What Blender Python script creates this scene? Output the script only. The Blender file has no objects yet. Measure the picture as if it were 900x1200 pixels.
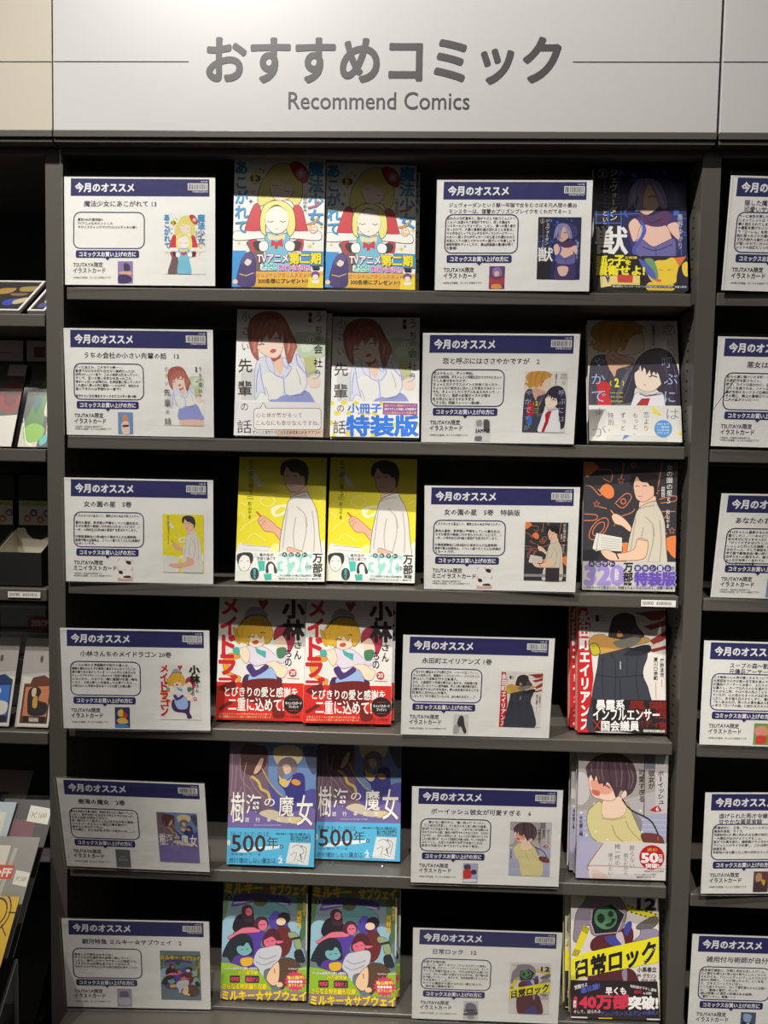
import bpy, bmesh, math, random
from mathutils import Matrix, Vector
S = bpy.context.scene
C = S.collection
# ------------------------------------------------------------------ camera
F_PX = 901.0
cd = bpy.data.cameras.new('camera'); cam = bpy.data.objects.new('camera', cd); C.objects.link(cam)
cd.sensor_fit = 'VERTICAL'; cd.sensor_height = 36.0; cd.lens = 36.0 * F_PX / 1200.0
cd.clip_start = 0.02; cd.clip_end = 50
def cam_matrix(loc, yaw, pitch, roll):
    cy, sy, cp, sp = math.cos(yaw), math.sin(yaw), math.cos(pitch), math.sin(pitch)
    f = Vector((-sy*cp, cy*cp, sp)); r = Vector((cy, sy, 0)); u = r.cross(f)
    c, s = math.cos(roll), math.sin(roll)
    r2 = c*r + s*u; u2 = -s*r + c*u
    M = Matrix((( r2.x, u2.x, -f.x, loc[0]), (r2.y, u2.y, -f.y, loc[1]), (r2.z, u2.z, -f.z, loc[2]), (0,0,0,1)))
    return M
cam.matrix_world = cam_matrix((0.0543, -1.076, 1.5), 0.0346, -0.0606, 0.0190)
S.camera = cam
# ------------------------------------------------------------------ world, lamps, exposure
w = bpy.data.worlds.new('world'); S.world = w; w.use_nodes = True
bg = w.node_tree.nodes['Background']; bg.inputs[0].default_value = (1.0, 0.93, 0.84, 1); bg.inputs[1].default_value = 0.055
def lamp(name, kind, loc, target, energy, color, **kw):
    l = bpy.data.lights.new(name, kind); l.energy = energy; l.color = color
    for k, v in kw.items(): setattr(l, k, v)
    o = bpy.data.objects.new(name, l); C.objects.link(o); o.location = loc
    o.rotation_euler = (Vector(target) - Vector(loc)).to_track_quat('-Z', 'Y').to_euler()
    return o
lamp('track_spot_light', 'SPOT', (-0.50, -0.95, 3.15), (0.08, 0.0, 1.86), 182, (1.0, 0.972, 0.92), spot_size=math.radians(62), spot_blend=0.9, shadow_soft_size=0.018)
lamp('track_spot_light', 'SPOT', (1.10, -1.7, 3.4), (0.60, 0.0, 0.75), 85, (1.0, 0.94, 0.86), spot_size=math.radians(30), spot_blend=0.9, shadow_soft_size=0.03)
lamp('track_spot_light', 'SPOT', (0.10, -2.0, 3.7), (0.20, 0.0, 0.86), 300, (1.0, 0.955, 0.88), spot_size=math.radians(20), spot_blend=0.6, shadow_soft_size=0.03)  # added to brighten the lower shelves, angled to suit their shadow lines
lamp('track_spot_light', 'SPOT', (-1.30, -1.15, 3.3), (-0.92, 0.0, 1.45), 125, (1.0, 0.945, 0.85), spot_size=math.radians(44), spot_blend=0.8, shadow_soft_size=0.02)
lamp('overhead_fill', 'AREA', (0.4, -2.4, 3.4), (0.0, 0.0, 1.3), 3, (1.0, 0.92, 0.82), shape='RECTANGLE', size=2.4, size_y=1.2)  # unseen soft fill, added overhead to lighten the scene
S.view_settings.view_transform = 'Standard'; S.view_settings.look = 'None'
S.view_settings.exposure = 0.0; S.view_settings.gamma = 1.0
try: S.view_settings.use_curve_mapping = False
except Exception: pass
S.cycles.max_bounces = 8; S.cycles.transparent_max_bounces = 24
# ------------------------------------------------------------------ materials
def lin(c): c /= 255.0; return c/12.92 if c <= 0.04045 else ((c+0.055)/1.055)**2.4
MATS = {}
def principled(name, rgb, rough=0.5, metal=0.0, coat=0.0, bump=None, spec=0.5):
    if name in MATS: return MATS[name]
    m = bpy.data.materials.new(name); m.use_nodes = True; nt = m.node_tree
    b = nt.nodes['Principled BSDF']; b.inputs['Base Color'].default_value = (*[lin(c) for c in rgb], 1)
    b.inputs['Roughness'].default_value = rough; b.inputs['Metallic'].default_value = metal
    b.inputs['Coat Weight'].default_value = coat; b.inputs['Coat Roughness'].default_value = 0.12
    b.inputs['Specular IOR Level'].default_value = spec
    if bump:
        tc = nt.nodes.new('ShaderNodeTexCoord'); n = nt.nodes.new('ShaderNodeTexNoise'); bp = nt.nodes.new('ShaderNodeBump')
        n.inputs['Scale'].default_value = bump[0]; n.inputs['Detail'].default_value = 3
        bp.inputs['Strength'].default_value = bump[1]; bp.inputs['Distance'].default_value = bump[2]
        nt.links.new(tc.outputs['Object'], n.inputs['Vector']); nt.links.new(n.outputs['Fac'], bp.inputs['Height'])
        nt.links.new(bp.outputs['Normal'], b.inputs['Normal'])
    MATS[name] = m
    return m
def ink(rgb): return principled('print_%d_%d_%d' % tuple(rgb), rgb, 0.42, 0, 0.18)
def paper_ink(rgb): return principled('sheet_%d_%d_%d' % tuple(rgb), rgb, 0.6, 0, 0.0, (26, 0.35, 0.004), 0.3)
def clear(name, rgb=(255, 255, 255), gloss=0.035, edge=0.5, rough=0.05):
    if name in MATS: return MATS[name]
    m = bpy.data.materials.new(name); m.use_nodes = True; nt = m.node_tree; nt.nodes.clear()
    out = nt.nodes.new('ShaderNodeOutputMaterial'); mix = nt.nodes.new('ShaderNodeMixShader')
    tr = nt.nodes.new('ShaderNodeBsdfTransparent'); gl = nt.nodes.new('ShaderNodeBsdfGlossy')
    lw = nt.nodes.new('ShaderNodeLayerWeight'); mp = nt.nodes.new('ShaderNodeMapRange')
    lw.inputs[0].default_value = 0.12
    mp.inputs['To Min'].default_value = gloss; mp.inputs['To Max'].default_value = edge
    tr.inputs[0].default_value = (*[lin(c) for c in rgb], 1); gl.inputs['Roughness'].default_value = rough
    nt.links.new(lw.outputs['Facing'], mp.inputs['Value']); nt.links.new(mp.outputs['Result'], mix.inputs[0])
    nt.links.new(tr.outputs[0], mix.inputs[1]); nt.links.new(gl.outputs[0], mix.inputs[2]); nt.links.new(mix.outputs[0], out.inputs[0])
    MATS[name] = m
    return m
M_STEEL = principled('painted_steel', (85, 81, 75), 0.33, 0, 0, (900, 0.08, 0.001))
M_BACK = principled('black_back_board', (22, 22, 24), 0.5)
M_SLOT = principled('slot_black', (6, 6, 6), 0.8)
M_SIGN = principled('sign_white', (192, 190, 189), 0.38, 0, 0.1)
M_SIGN_L = principled('sign_cream', (190, 183, 166), 0.38, 0, 0.1)
M_INKGREY = principled('sign_grey_ink', (78, 76, 76), 0.5)
M_PAGES = principled('book_pages', (222, 214, 196), 0.8)
M_ACRYL = clear('clear_acrylic', gloss=0.02, edge=0.2)
M_ACRYL_EDGE = principled('acrylic_cut_edge', (150, 150, 150), 0.25)
M_FILM = clear('clear_film', gloss=0.06, edge=0.6, rough=0.12)
# ------------------------------------------------------------------ mesh helpers
def link(name, verts, faces, mats, mi=None, parent=None, bevel=0.0, matrix=None, smooth=False):
    me = bpy.data.meshes.new(name); me.from_pydata([tuple(v) for v in verts], [], faces)
    for m in mats: me.materials.append(m)
    if mi is not None: me.polygons.foreach_set('material_index', mi)
    if smooth: me.polygons.foreach_set('use_smooth', [True]*len(me.polygons))
    me.update()
    o = bpy.data.objects.new(name, me); C.objects.link(o)
    if parent: o.parent = parent
    if matrix is not None: o.matrix_local = matrix
    if bevel:
        b = o.modifiers.new('bevel', 'BEVEL'); b.width = bevel; b.segments = 3; b.limit_method = 'ANGLE'
    return o
class MB:
    def __init__(s): s.v = []; s.f = []; s.m = []; s.mats = []
    def mi(s, m):
        if m not in s.mats: s.mats.append(m)
        return s.mats.index(m)
    def box(s, a, b, m):
        i = len(s.v); k = s.mi(m)
        (x0, y0, z0), (x1, y1, z1) = a, b
        s.v += [(x0,y0,z0),(x1,y0,z0),(x1,y1,z0),(x0,y1,z0),(x0,y0,z1),(x1,y0,z1),(x1,y1,z1),(x0,y1,z1)]
        for q in ((0,3,2,1),(4,5,6,7),(0,1,5,4),(1,2,6,5),(2,3,7,6),(3,0,4,7)): s.f.append([i+j for j in q]); s.m.append(k)
        return s
    def quad(s, pts, m):
        i = len(s.v); s.v += pts; s.f.append(list(range(i, i+len(pts)))); s.m.append(s.mi(m)); return s
    def prism(s, poly, y0, y1, m):               # outline in x,z pushed from y0 to y1
        i = len(s.v); n = len(poly); k = s.mi(m)
        s.v += [(x, y0, z) for x, z in poly] + [(x, y1, z) for x, z in poly]
        s.f.append(list(range(i, i+n))); s.m.append(k); s.f.append(list(range(i+2*n-1, i+n-1, -1))); s.m.append(k)
        for j in range(n): s.f.append([i+(j+1)%n, i+j, i+n+j, i+n+(j+1)%n]); s.m.append(k)
        return s
    def slab(s, pts, t, m):                      # thick sheet on a 3D quad, thickness t along its back normal
        n = (Vector(pts[1])-Vector(pts[0])).cross(Vector(pts[3])-Vector(pts[0])).normalized()
        i = len(s.v); k = s.mi(m); c = len(pts)
        s.v += [tuple(p) for p in pts] + [tuple(Vector(p)-n*t) for p in pts]
        s.f.append(list(range(i, i+c))); s.m.append(k); s.f.append(list(range(i+2*c-1, i+c-1, -1))); s.m.append(k)
        for j in range(c): s.f.append([i+(j+1)%c, i+j, i+c+j, i+c+(j+1)%c]); s.m.append(k)
        return s
    def build(s, name, parent=None, bevel=0.0, matrix=None): return link(name, s.v, s.f, s.mats, s.m, parent, bevel, matrix)
def tag(o, label=None, cat=None, group=None, kind=None):
    if label: o['label'] = label
    if cat: o['category'] = cat
    if group: o['group'] = group
    if kind: o['kind'] = kind
    return o
def empty(name, matrix=None, loc=None):
    o = bpy.data.objects.new(name, None); C.objects.link(o); o.empty_display_size = 0.03
    if matrix is not None: o.matrix_world = matrix
    if loc is not None: o.location = loc
    return o
def dup(root, matrix):
    r = root.copy(); C.objects.link(r); r.matrix_world = matrix
    for ch in list(root.children):
        c = ch.copy(); C.objects.link(c); c.parent = r
        for g in list(ch.children):
            d = g.copy(); C.objects.link(d); d.parent = c
    return r
def pose(x, y, z, yaw, lean, roll):
    ex = Vector((math.cos(yaw), math.sin(yaw), 0)); n = Vector((-math.sin(yaw), math.cos(yaw), 0))
    ez = math.cos(lean)*Vector((0,0,1)) + math.sin(lean)*n
    c, s = math.cos(roll), math.sin(roll)
    ax = c*ex + s*ez; az = -s*ex + c*ez; ay = az.cross(ax)
    return Matrix(((ax.x, ay.x, az.x, x), (ax.y, ay.y, az.y, y), (ax.z, ay.z, az.z, z), (0,0,0,1)))
# ------------------------------------------------------------------ lettering
GLYPHS = {}
def glyph(s, bold=0.0, res=2):
    k = (s, bold, res)
    if k not in GLYPHS:
        c = bpy.data.curves.new('lettering', 'FONT'); c.body = s; c.size = 1; c.resolution_u = res; c.offset = bold; c.fill_mode = 'FRONT'
        o = bpy.data.objects.new('lettering', c); me = o.to_mesh()
        GLYPHS[k] = ([(v.co.x, v.co.y) for v in me.vertices], [tuple(p.vertices) for p in me.polygons])
        o.to_mesh_clear(); bpy.data.objects.remove(o); bpy.data.curves.remove(c)
    return GLYPHS[k]
def crom(pts, n=4):
    out = []; L = len(pts)
    for i in range(L):
        p0, p1, p2, p3 = pts[i-1], pts[i], pts[(i+1) % L], pts[(i+2) % L]
        for j in range(n):
            t = j/n; a = 0.5
            out.append(tuple(0.5*((2*p1[d]) + (-p0[d]+p2[d])*t + (2*p0[d]-5*p1[d]+4*p2[d]-p3[d])*t*t + (-p0[d]+3*p1[d]-3*p2[d]+p3[d])*t**3) for d in (0, 1)))
    return out
def clip01(poly):
    for ax, lim, sg in ((0, 0, 1), (0, 1, -1), (1, 0, 1), (1, 1, -1)):
        out = []
        for i in range(len(poly)):
            a, b = poly[i-1], poly[i]
            da, db = sg*(a[ax]-lim), sg*(b[ax]-lim)
            if (da >= 0) != (db >= 0):
                t = da/(da-db); out.append((a[0]+(b[0]-a[0])*t, a[1]+(b[1]-a[1])*t))
            if db >= 0: out.append(b)
        poly = out
        if len(poly) < 3: return []
    return poly
class Print:
    """Flat print on one sheet. Page coordinates are read off a quad (TL, TR, BR, BL); the sheet is W x H metres, origin bottom centre, facing -y."""
    STEP = 0.000016
    def __init__(s, W, H, inkf=ink, y0=0.0):
        s.W, s.H, s.inkf = W, H, inkf; s.v = []; s.f = []; s.m = []; s.mats = []; s.k = 0; s.y0 = y0
        s.rect = (0, 0, 1, 1); s.quad = [(0,0),(1,0),(1,1),(0,1)]; s.outl = True
    def page(s, quad, rect=(0, 0, 1, 1)): s.quad = quad; s.rect = rect; return s
    def uv(s, x, y):
        (ax, ay), (bx, by), (cx, cy), (dx, dy) = s.quad
        u = v = 0.5
        for _ in range(6):
            px = (1-u)*(1-v)*ax + u*(1-v)*bx + u*v*cx + (1-u)*v*dx - x
            py = (1-u)*(1-v)*ay + u*(1-v)*by + u*v*cy + (1-u)*v*dy - y
            xu = (1-v)*(bx-ax) + v*(cx-dx); xv = (1-u)*(dx-ax) + u*(cx-bx)
            yu = (1-v)*(by-ay) + v*(cy-dy); yv = (1-u)*(dy-ay) + u*(cy-by)
            D = xu*yv - xv*yu
            u -= (px*yv - xv*py)/D; v -= (xu*py - px*yu)/D
        return u, v
    def out(s, u, v):
        x0, y0, x1, y1 = s.rect
        U, V = x0 + (x1-x0)*u, y0 + (y1-y0)*v
        return ((U-0.5)*s.W, s.y0 - s.k*s.STEP, (1-V)*s.H)
    def mi(s, rgb):
        m = s.inkf(rgb)
        if m not in s.mats: s.mats.append(m)
        return s.mats.index(m)
    def face(s, uvs, mi):
        uvs = clip01(uvs)
        if len(uvs) < 3: return
        ar = sum(uvs[i-1][0]*uvs[i][1] - uvs[i][0]*uvs[i-1][1] for i in range(len(uvs)))
        if ar > 0: uvs = uvs[::-1]
        i = len(s.v); s.v += [s.out(*p) for p in uvs]; s.f.append(list(range(i, i+len(uvs)))); s.m.append(mi)
    def layer(s): s.k += 1
    def p(s, rgb, pts): s.layer(); s.face([s.uv(*q) for q in pts], s.mi(rgb))
    def r(s, rgb, x0, y0, x1, y1): s.p(rgb, [(x0,y0),(x1,y0),(x1,y1),(x0,y1)])
    def fill(s, rgb): s.layer(); s.face([(0,0),(1,0),(1,1),(0,1)], s.mi(rgb))
    def b(s, rgb, pts, ol=None, w=5):
        q = crom(pts); s.p(rgb, q)
        if ol and s.outl: s.l(ol, w, q+[q[0]])
    def e(s, rgb, cx, cy, rx, ry, rot=0, n=28, ol=None, w=5):
        c, sn = math.cos(math.radians(rot)), math.sin(math.radians(rot)); q = []
        for i in range(n):
            a = 2*math.pi*i/n; X, Y = rx*math.cos(a), ry*math.sin(a); q.append((cx+X*c-Y*sn, cy+X*sn+Y*c))
        s.p(rgb, q)
        if ol and s.outl: s.l(ol, w, q+[q[0]])
    def l(s, rgb, w, pts, smooth=False):
        if smooth: pts = crom([pts[0]]+list(pts)+[pts[-1]])[4:-8+1]
        s.layer(); k = s.mi(rgb); U = []
        n = len(pts)
        for i in range(n):
            a = pts[max(i-1, 0)]; b = pts[min(i+1, n-1)]
            if n > 2 and pts[0] == pts[-1] and i in (0, n-1): a, b = pts[-2], pts[1]
            dx, dy = b[0]-a[0], b[1]-a[1]; d = math.hypot(dx, dy) or 1
            U.append(((pts[i][0]-dy/d*w/2, pts[i][1]+dx/d*w/2), (pts[i][0]+dy/d*w/2, pts[i][1]-dx/d*w/2)))
        for i in range(n-1): s.face([s.uv(*q) for q in (U[i][0], U[i+1][0], U[i+1][1], U[i][1])], k)
    def put(s, g, fn, rgb):
        k = s.mi(rgb); i = len(s.v); V, Fc = g
        s.v += [s.out(*s.uv(*fn(x, y))) for x, y in V]
        for f in Fc: s.f.append([i+j for j in f]); s.m.append(k)
    def t(s, rgb, txt, x0, y0, x1, y1, bold=0.0, ol=None, ow=0.06, res=2, quad=None):
        V = glyph(txt, 0.0, res)[0]
        if not V: return
        mx0, mx1 = min(v[0] for v in V), max(v[0] for v in V); my0, my1 = min(v[1] for v in V), max(v[1] for v in V)
        my1 = max(my1, my0+1e-3)
        def fn(x, y):
            a = (x-mx0)/(mx1-mx0); c = (my1-y)/(my1-my0)
            if quad:
                A, B, Cc, Dd = quad
                return tuple((1-a)*(1-c)*A[d]+a*(1-c)*B[d]+a*c*Cc[d]+(1-a)*c*Dd[d] for d in (0, 1))
            return x0+(x1-x0)*a, y0+(y1-y0)*c
        if ol: s.heavy(txt, bold+ow, res, fn, ol)
        s.heavy(txt, bold, res, fn, rgb)
    def heavy(s, txt, bold, res, fn, rgb):
        s.layer(); g = glyph(txt, 0.0 if bold >= .018 else bold, res)
        if bold >= .018:
            n = 4 if res == 1 else 8
            for i in range(n):
                a = 2*math.pi*(i+.5)/n; dx, dy = bold*math.cos(a), bold*math.sin(a)
                s.put(g, lambda x, y: fn(x+dx, y+dy), rgb); s.k += .3
        s.put(g, fn, rgb)
    def tx(s, rgb, txt, x, y, h, bold=0.0, res=1, kx=1.0):
        s.heavy(txt, bold, res, lambda a, c: (x+a*h*kx, y+0.88*h-c*h), rgb)
    def tv(s, rgb, txt, x0, y0, x1, y1, bold=0.0, ol=None, ow=0.06, res=2):
        n = len(txt); h = (y1-y0)/n
        for pas in ((ol, ow), (rgb, 0.0)):
            if pas[0] is None: continue
            s.layer(); kmax = s.k
            for i, ch in enumerate(txt):
                if ch in ' \u3000': continue
                if ch == 'ー':
                    xm = (x0+x1)/2; wd = (x1-x0)*(0.07+bold*1.2+pas[1]); k = s.mi(pas[0])
                    s.face([s.uv(*q) for q in ((xm-wd, y0+h*(i+.1)), (xm+wd, y0+h*(i+.1)), (xm+wd, y0+h*(i+.9)), (xm-wd, y0+h*(i+.9)))], k); continue
                if ch in 'ッャュョェィゥァォっ、': f = lambda a, c, i=i: (x0+(x1-x0)*(a+0.12), y0+h*(i+0.80-c))
                else: f = lambda a, c, i=i: (x0+(x1-x0)*a, y0+h*(i+0.88-c))
                k0 = s.k; s.heavy(ch, bold+pas[1], res, f, pas[0]); kmax = s.k; s.k = k0
            s.k = kmax if n else s.k
    def build(s, name, parent=None):
        return link(name, s.v, s.f, s.mats, s.m, parent)
# ------------------------------------------------------------------ cover designs (plain stand-in figures in each cover's colours)
DK = (52, 44, 46); WH = (238, 236, 230)
def star(P, rgb, cx, cy, r, k=0.35, n=4, rot=0):
    P.p(rgb, [(cx+(r if i % 2 == 0 else r*k)*math.cos(math.pi*i/n+rot-math.pi/2), cy+(r if i % 2 == 0 else r*k)*math.sin(math.pi*i/n+rot-math.pi/2)) for i in range(2*n)])
def rrect(P, rgb, x0, y0, x1, y1, r, stroke=0):
    q = []
    for cx, cy, a in ((x1-r, y0+r, -90), (x1-r, y1-r, 0), (x0+r, y1-r, 90), (x0+r, y0+r, 180)):
        for j in range(5):
            t = math.radians(a+j*22.5); q.append((cx+r*math.cos(t), cy+r*math.sin(t)))
    if stroke: P.l(rgb, stroke, q+[q[0]])
    else: P.p(rgb, q)
# each: quad (TL, TR, BR, BL) of the page, art(P), band(P)
def art_red_blue(P):
    P.fill(WH)
    for x, y, r, c in ((315,155,26,(215,190,70)),(210,410,26,(70,66,68)),(108,770,22,(220,205,80)),(715,795,28,(220,205,80)),(290,130,12,DK),(815,630,26,(215,195,70)),(225,330,30,(205,190,130)),(745,770,12,DK),(215,60,24,(200,195,190))): star(P, c, x, y, r)
    P.b((118,94,96), [(170,760),(260,740),(320,830),(300,1135),(120,1135),(200,860)])
    P.b((200,62,68), [(200,740),(260,735),(270,820),(220,830)]); P.b((200,62,68), [(590,740),(660,735),(650,830),(590,820)])
    P.b((226,214,122), [(300,250),(340,190),(400,112),(500,82),(600,122),(650,240),(642,390),(590,455),(540,400),(400,400),(330,440),(275,440),(272,350)], DK)
    P.b((238,220,202), [(372,215),(480,190),(560,250),(566,330),(530,385),(440,405),(385,345)], DK, 4)
    P.b((226,214,122), [(350,210),(420,110),(540,110),(600,190),(600,330),(560,300),(540,262),(470,250),(410,235),(365,300),(345,290)])
    P.l(DK, 5, [(395,268),(420,275),(440,270)]); P.l(DK, 5, [(498,320),(520,328),(540,322)]); P.l((170,110,110), 4, [(440,358),(452,362)])
    P.b((196,60,62), [(545,100),(600,70),(670,110),(700,180),(680,250),(600,215)], DK, 4)
    for a in range(0, 180, 30):
        P.l((230,220,210), 6, [(640-45*math.cos(math.radians(a)),165-45*math.sin(math.radians(a))),(640+45*math.cos(math.radians(a)),165+45*math.sin(math.radians(a)))])
    P.b((205,64,72), [(235,442),(290,455),(300,600),(290,665),(180,668),(160,640)], DK, 4)
    P.b((205,64,72), [(575,455),(640,458),(680,590),(692,668),(600,665),(570,600)], DK, 4)
    for sg in (0, 1):
        f = lambda x: x if not sg else 872-x
        P.b((244,240,233), [(f(62),675),(f(110),662),(f(240),665),(f(345),665),(f(350),720),(f(250),730),(f(140),742),(f(62),735)], (90,84,86), 4)
        P.b((62,52,58), [(f(230),760),(f(300),750),(f(320),830),(f(250),820)])
    P.b((122,192,216), [(330,690),(400,680),(450,700),(500,680),(545,700),(530,860),(560,1135),(310,1135),(335,860)], (70,90,110), 4)
    P.b((238,222,170), [(360,690),(430,705),(500,690),(490,740),(430,735),(370,740)])
    P.b((248,244,238), [(280,770),(330,745),(360,780),(345,830),(290,830)], DK, 4); P.b((248,244,238), [(500,780),(535,745),(585,770),(575,830),(520,830)], DK, 4)
    P.p((205,60,70), [(385,735),(430,758),(480,725),(488,800),(445,785),(440,815),(412,815),(415,785),(380,795)])
    P.b((236,228,136), [(300,500),(340,430),(430,402),(520,425),(580,500),(590,640),(545,708),(515,650),(505,500),(430,440),(355,500),(335,650),(345,700),(300,672),(288,590)], DK)
    P.e((248,236,224), 435, 568, 102, 118, ol=(140,110,100), w=3)
    P.b((236,228,136), [(335,560),(360,470),(430,412),(500,465),(535,560),(560,500),(500,420),(430,405),(360,425),(305,510)])
    P.l(DK, 6, [(352,578),(378,588),(402,578)]); P.l(DK, 6, [(462,578),(486,588),(510,578)]); P.l((160,90,90), 5, [(425,645),(440,645)])
    P.tv((66,148,198), 'あこがれて', 70, 58, 190, 690, 0.035); P.tv((66,148,198), '魔法少女', 695, 62, 835, 615, 0.035)
    P.l((208,70,80), 15, [(790,405),(760,450),(705,462)], True); P.l((224,160,60), 16, [(785,545),(740,600),(680,600)], True)
    P.e((226,170,80), 745, 645, 38, 38); P.e(WH, 745, 645, 31, 31); P.t((226,150,60), 'に', 725, 625, 765, 665, .03)
    P.tv((80,66,60), '小野中彰大', 655, 345, 692, 500)
    star(P, (226,206,60), 250, 212, 60, .62); P.t(DK, '13', 215, 190, 290, 238, .04)
def band_red_blue(P):
    P.p((62,150,212), [(40,830),(170,832),(170,1140),(40,1140)]); P.p((62,150,212), [(640,832),(840,838),(840,960),(640,960)])
    P.p((232,182,66), [(200,1010),(840,1010),(840,1150),(120,1150)]); P.p((240,214,60), [(700,1060),(840,1040),(840,1150),(700,1150)])
    P.b((74,58,116), [(90,1120),(110,960),(150,870),(200,840),(240,880),(250,960),(240,1130)]); P.b((235,214,196), [(155,900),(200,890),(215,930),(185,960),(155,940)])
    P.b((96,80,140), [(125,950),(150,870),(200,850),(235,890),(215,915),(180,900),(155,930)]); P.l((220,180,90), 8, [(110,1030),(170,1045),(235,1020)])
    P.e((236,205,170), 75, 1095, 22, 20); P.e((110,80,140), 765, 1040, 38, 34); P.e((240,224,206), 765, 1056, 25, 22); P.p((240,240,240), [(730,1085),(800,1085),(790,1110),(740,1110)])
    P.t((248,244,246), 'TVアニメ', 265, 862, 530, 932, .03, (160,50,96), .05)
    P.t((246,228,44), '第二期', 542, 850, 808, 945, .04, (120,96,40), .05)
    rrect(P, (240,250,246), 292, 942, 432, 1002, 12); P.t((70,180,160), '300', 305, 945, 425, 975, .05); P.t((70,180,160), '万部突破', 300, 978, 428, 1000, .03, res=1)
    P.t((206,90,168), '制作決定!!', 450, 952, 720, 1002, .03, (248,232,244), .05); P.p((44,40,60), [(735,960),(800,965),(795,990),(740,990)])
    P.t((226,96,30), 'オリジナルアクリルスタンド', 258, 1020, 722, 1056, .03, (250,236,150), .04); P.t((70,50,36), '300名様にプレゼント!!', 272, 1070, 700, 1110, .01)
def art_lilac_shirt(P):
    P.fill((242,240,235)); g = (200,216,186)
    P.b(g, [(540,270),(640,250),(800,290),(800,460),(640,480),(570,430)]); P.b((222,230,210), [(600,340),(690,320),(700,400),(620,420)]); P.r((216,216,212), 92, 560, 215, 830)
    P.p((202,202,142), [(620,470),(730,450),(735,620),(660,640)])
    P.b((226,228,242), [(225,500),(320,455),(450,480),(560,430),(640,560),(655,700),(630,760),(740,880),(760,1145),(330,1145),(330,840),(255,760),(215,830),(205,700)], (150,150,190), 4)
    P.b((246,205,180), [(330,450),(430,430),(450,540),(425,615),(385,560)]); P.p((190,90,76), [(330,462),(430,420),(430,470),(370,505)])
    P.b((152,160,218), [(330,850),(400,810),(640,745),(740,900),(770,1040),(340,1040)]); P.b((240,200,178), [(360,1040),(740,1040),(750,1145),(400,1145)])
    P.b((240,238,232), [(265,650),(330,590),(430,640),(450,740),(400,820),(310,800)]); P.b((240,238,232), [(470,640),(540,540),(620,590),(645,690),(600,770),(480,780)])
    for q in ([(250,520),(265,640),(300,790)], [(450,620),(460,720),(465,780)], [(560,440),(575,520),(640,600)], [(320,460),(370,600),(440,640)], [(480,520),(520,560),(470,640)], [(350,860),(500,800),(640,770)], [(380,890),(420,860)], [(650,620),(700,590),(770,600)]): P.l((168,172,224), 9, q, True)
    P.b((226,226,244), [(300,470),(340,462),(380,590),(330,570)], (150,150,200), 4); P.b((226,226,244), [(440,470),(480,480),(490,560),(450,520)], (150,150,200), 4)
    P.e((246,222,206), 715, 670, 55, 55); P.l((168,172,224), 8, [(700,650),(740,640),(765,610)])
    P.b((174,100,86), [(150,270),(170,150),(250,85),(380,75),(460,130),(510,230),(565,350),(540,430),(500,520),(470,440),(440,300),(340,300),(240,380),(240,490),(180,420)], (130,76,70), 4)
    P.b((250,222,204), [(222,350),(320,235),(445,245),(446,390),(400,465),(335,465),(260,420)], (200,130,110), 3)
    P.p((190,112,96), [(190,440),(196,300),(262,175),(390,135),(470,220),(472,345),(446,262),(428,332),(396,240),(335,322),(312,268),(266,345),(250,300),(222,420)])
    P.p((174,100,86), [(500,230),(540,300),(572,370),(545,430),(520,510),(488,505),(478,420),(500,330)]); P.p((222,158,124), [(492,330),(512,300),(508,380),(486,440)])
    for q in ([(330,150),(290,220),(270,330)], [(380,150),(350,220),(338,310)], [(430,180),(440,240),(452,300)], [(240,220),(215,320),(205,420)], [(520,300),(540,370),(520,460)]): P.l((214,142,122), 6, q, True)
    for q in ([(290,170),(245,260),(228,380)], [(455,220),(465,280),(468,330)], [(180,220),(165,320),(190,420)]): P.l((130,74,66), 4, q, True)
    for q in ([(300,720),(330,800)], [(560,560),(590,640),(600,700)], [(240,560),(225,650),(220,760)], [(640,560),(652,640)], [(520,790),(600,780),(640,750)], [(400,850),(420,900)], [(560,800),(640,900)], [(470,810),(500,890)]): P.l((150,154,214), 5, q, True)
    for q in ([(200,180),(190,300),(220,430)], [(300,110),(260,200),(240,300)], [(420,120),(470,220),(500,380)]): P.l((206,136,116), 8, q, True)
    P.l((100,84,120), 8, [(240,360),(265,350),(290,352)]); P.l((100,84,120), 8, [(370,305),(395,298),(420,302)]); P.e((206,100,92), 365, 410, 26, 16, -15)
    T = (66,62,62)
    for ch, q, c in (('小',(100,65,172,160),(120,112,106)),('さ',(105,205,165,270),(120,112,106)),('い',(100,345,155,402),(120,112,106)),('先',(68,475,186,592),T),('輩',(64,665,182,792),T),('の',(90,858,152,920),T),('話',(58,1000,182,1112),T),
        ('う',(726,82,776,162),T),('ち',(726,198,778,265),T),('の',(730,290,772,325),T),('会',(712,358,786,432),T),('社',(710,475,784,548),T),('の',(720,572,764,606),T)): P.t(c, ch, *q)
    P.tv((60,56,54), '春輪', 664, 80, 698, 172, .03); P.e((246,244,240), 682, 315, 32, 30); P.t((70,66,66), '13', 663, 298, 702, 332)
def band_bubble(P):
    P.p((236,232,232), [(30,840),(800,850),(795,1150),(25,1140)]); P.p((232,202,182), [(390,1075),(795,1075),(795,1145),(390,1145)])
    rrect(P, (150,116,100), 198, 897, 778, 1084, 34); rrect(P, (244,241,237), 203, 902, 773, 1079, 30); P.p((150,116,100), [(250,900),(280,848),(312,900)]); P.p((244,241,237), [(256,904),(280,856),(306,904)])
    P.t((154,120,104), '心と体が繋がるって', 220, 938, 612, 978, .005); P.t((154,120,104), 'こんなにも幸せなんですね。', 220, 1004, 760, 1046, .005)
    P.t((80,66,60), 'ずーっと見守りたくなる名前感あふれるラブコメ!', 190, 1090, 770, 1120, .01, res=1)
    T = (66,62,62); P.t(T, 'の', 90, 858, 152, 920); P.t(T, '話', 58, 1000, 182, 1112)
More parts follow.
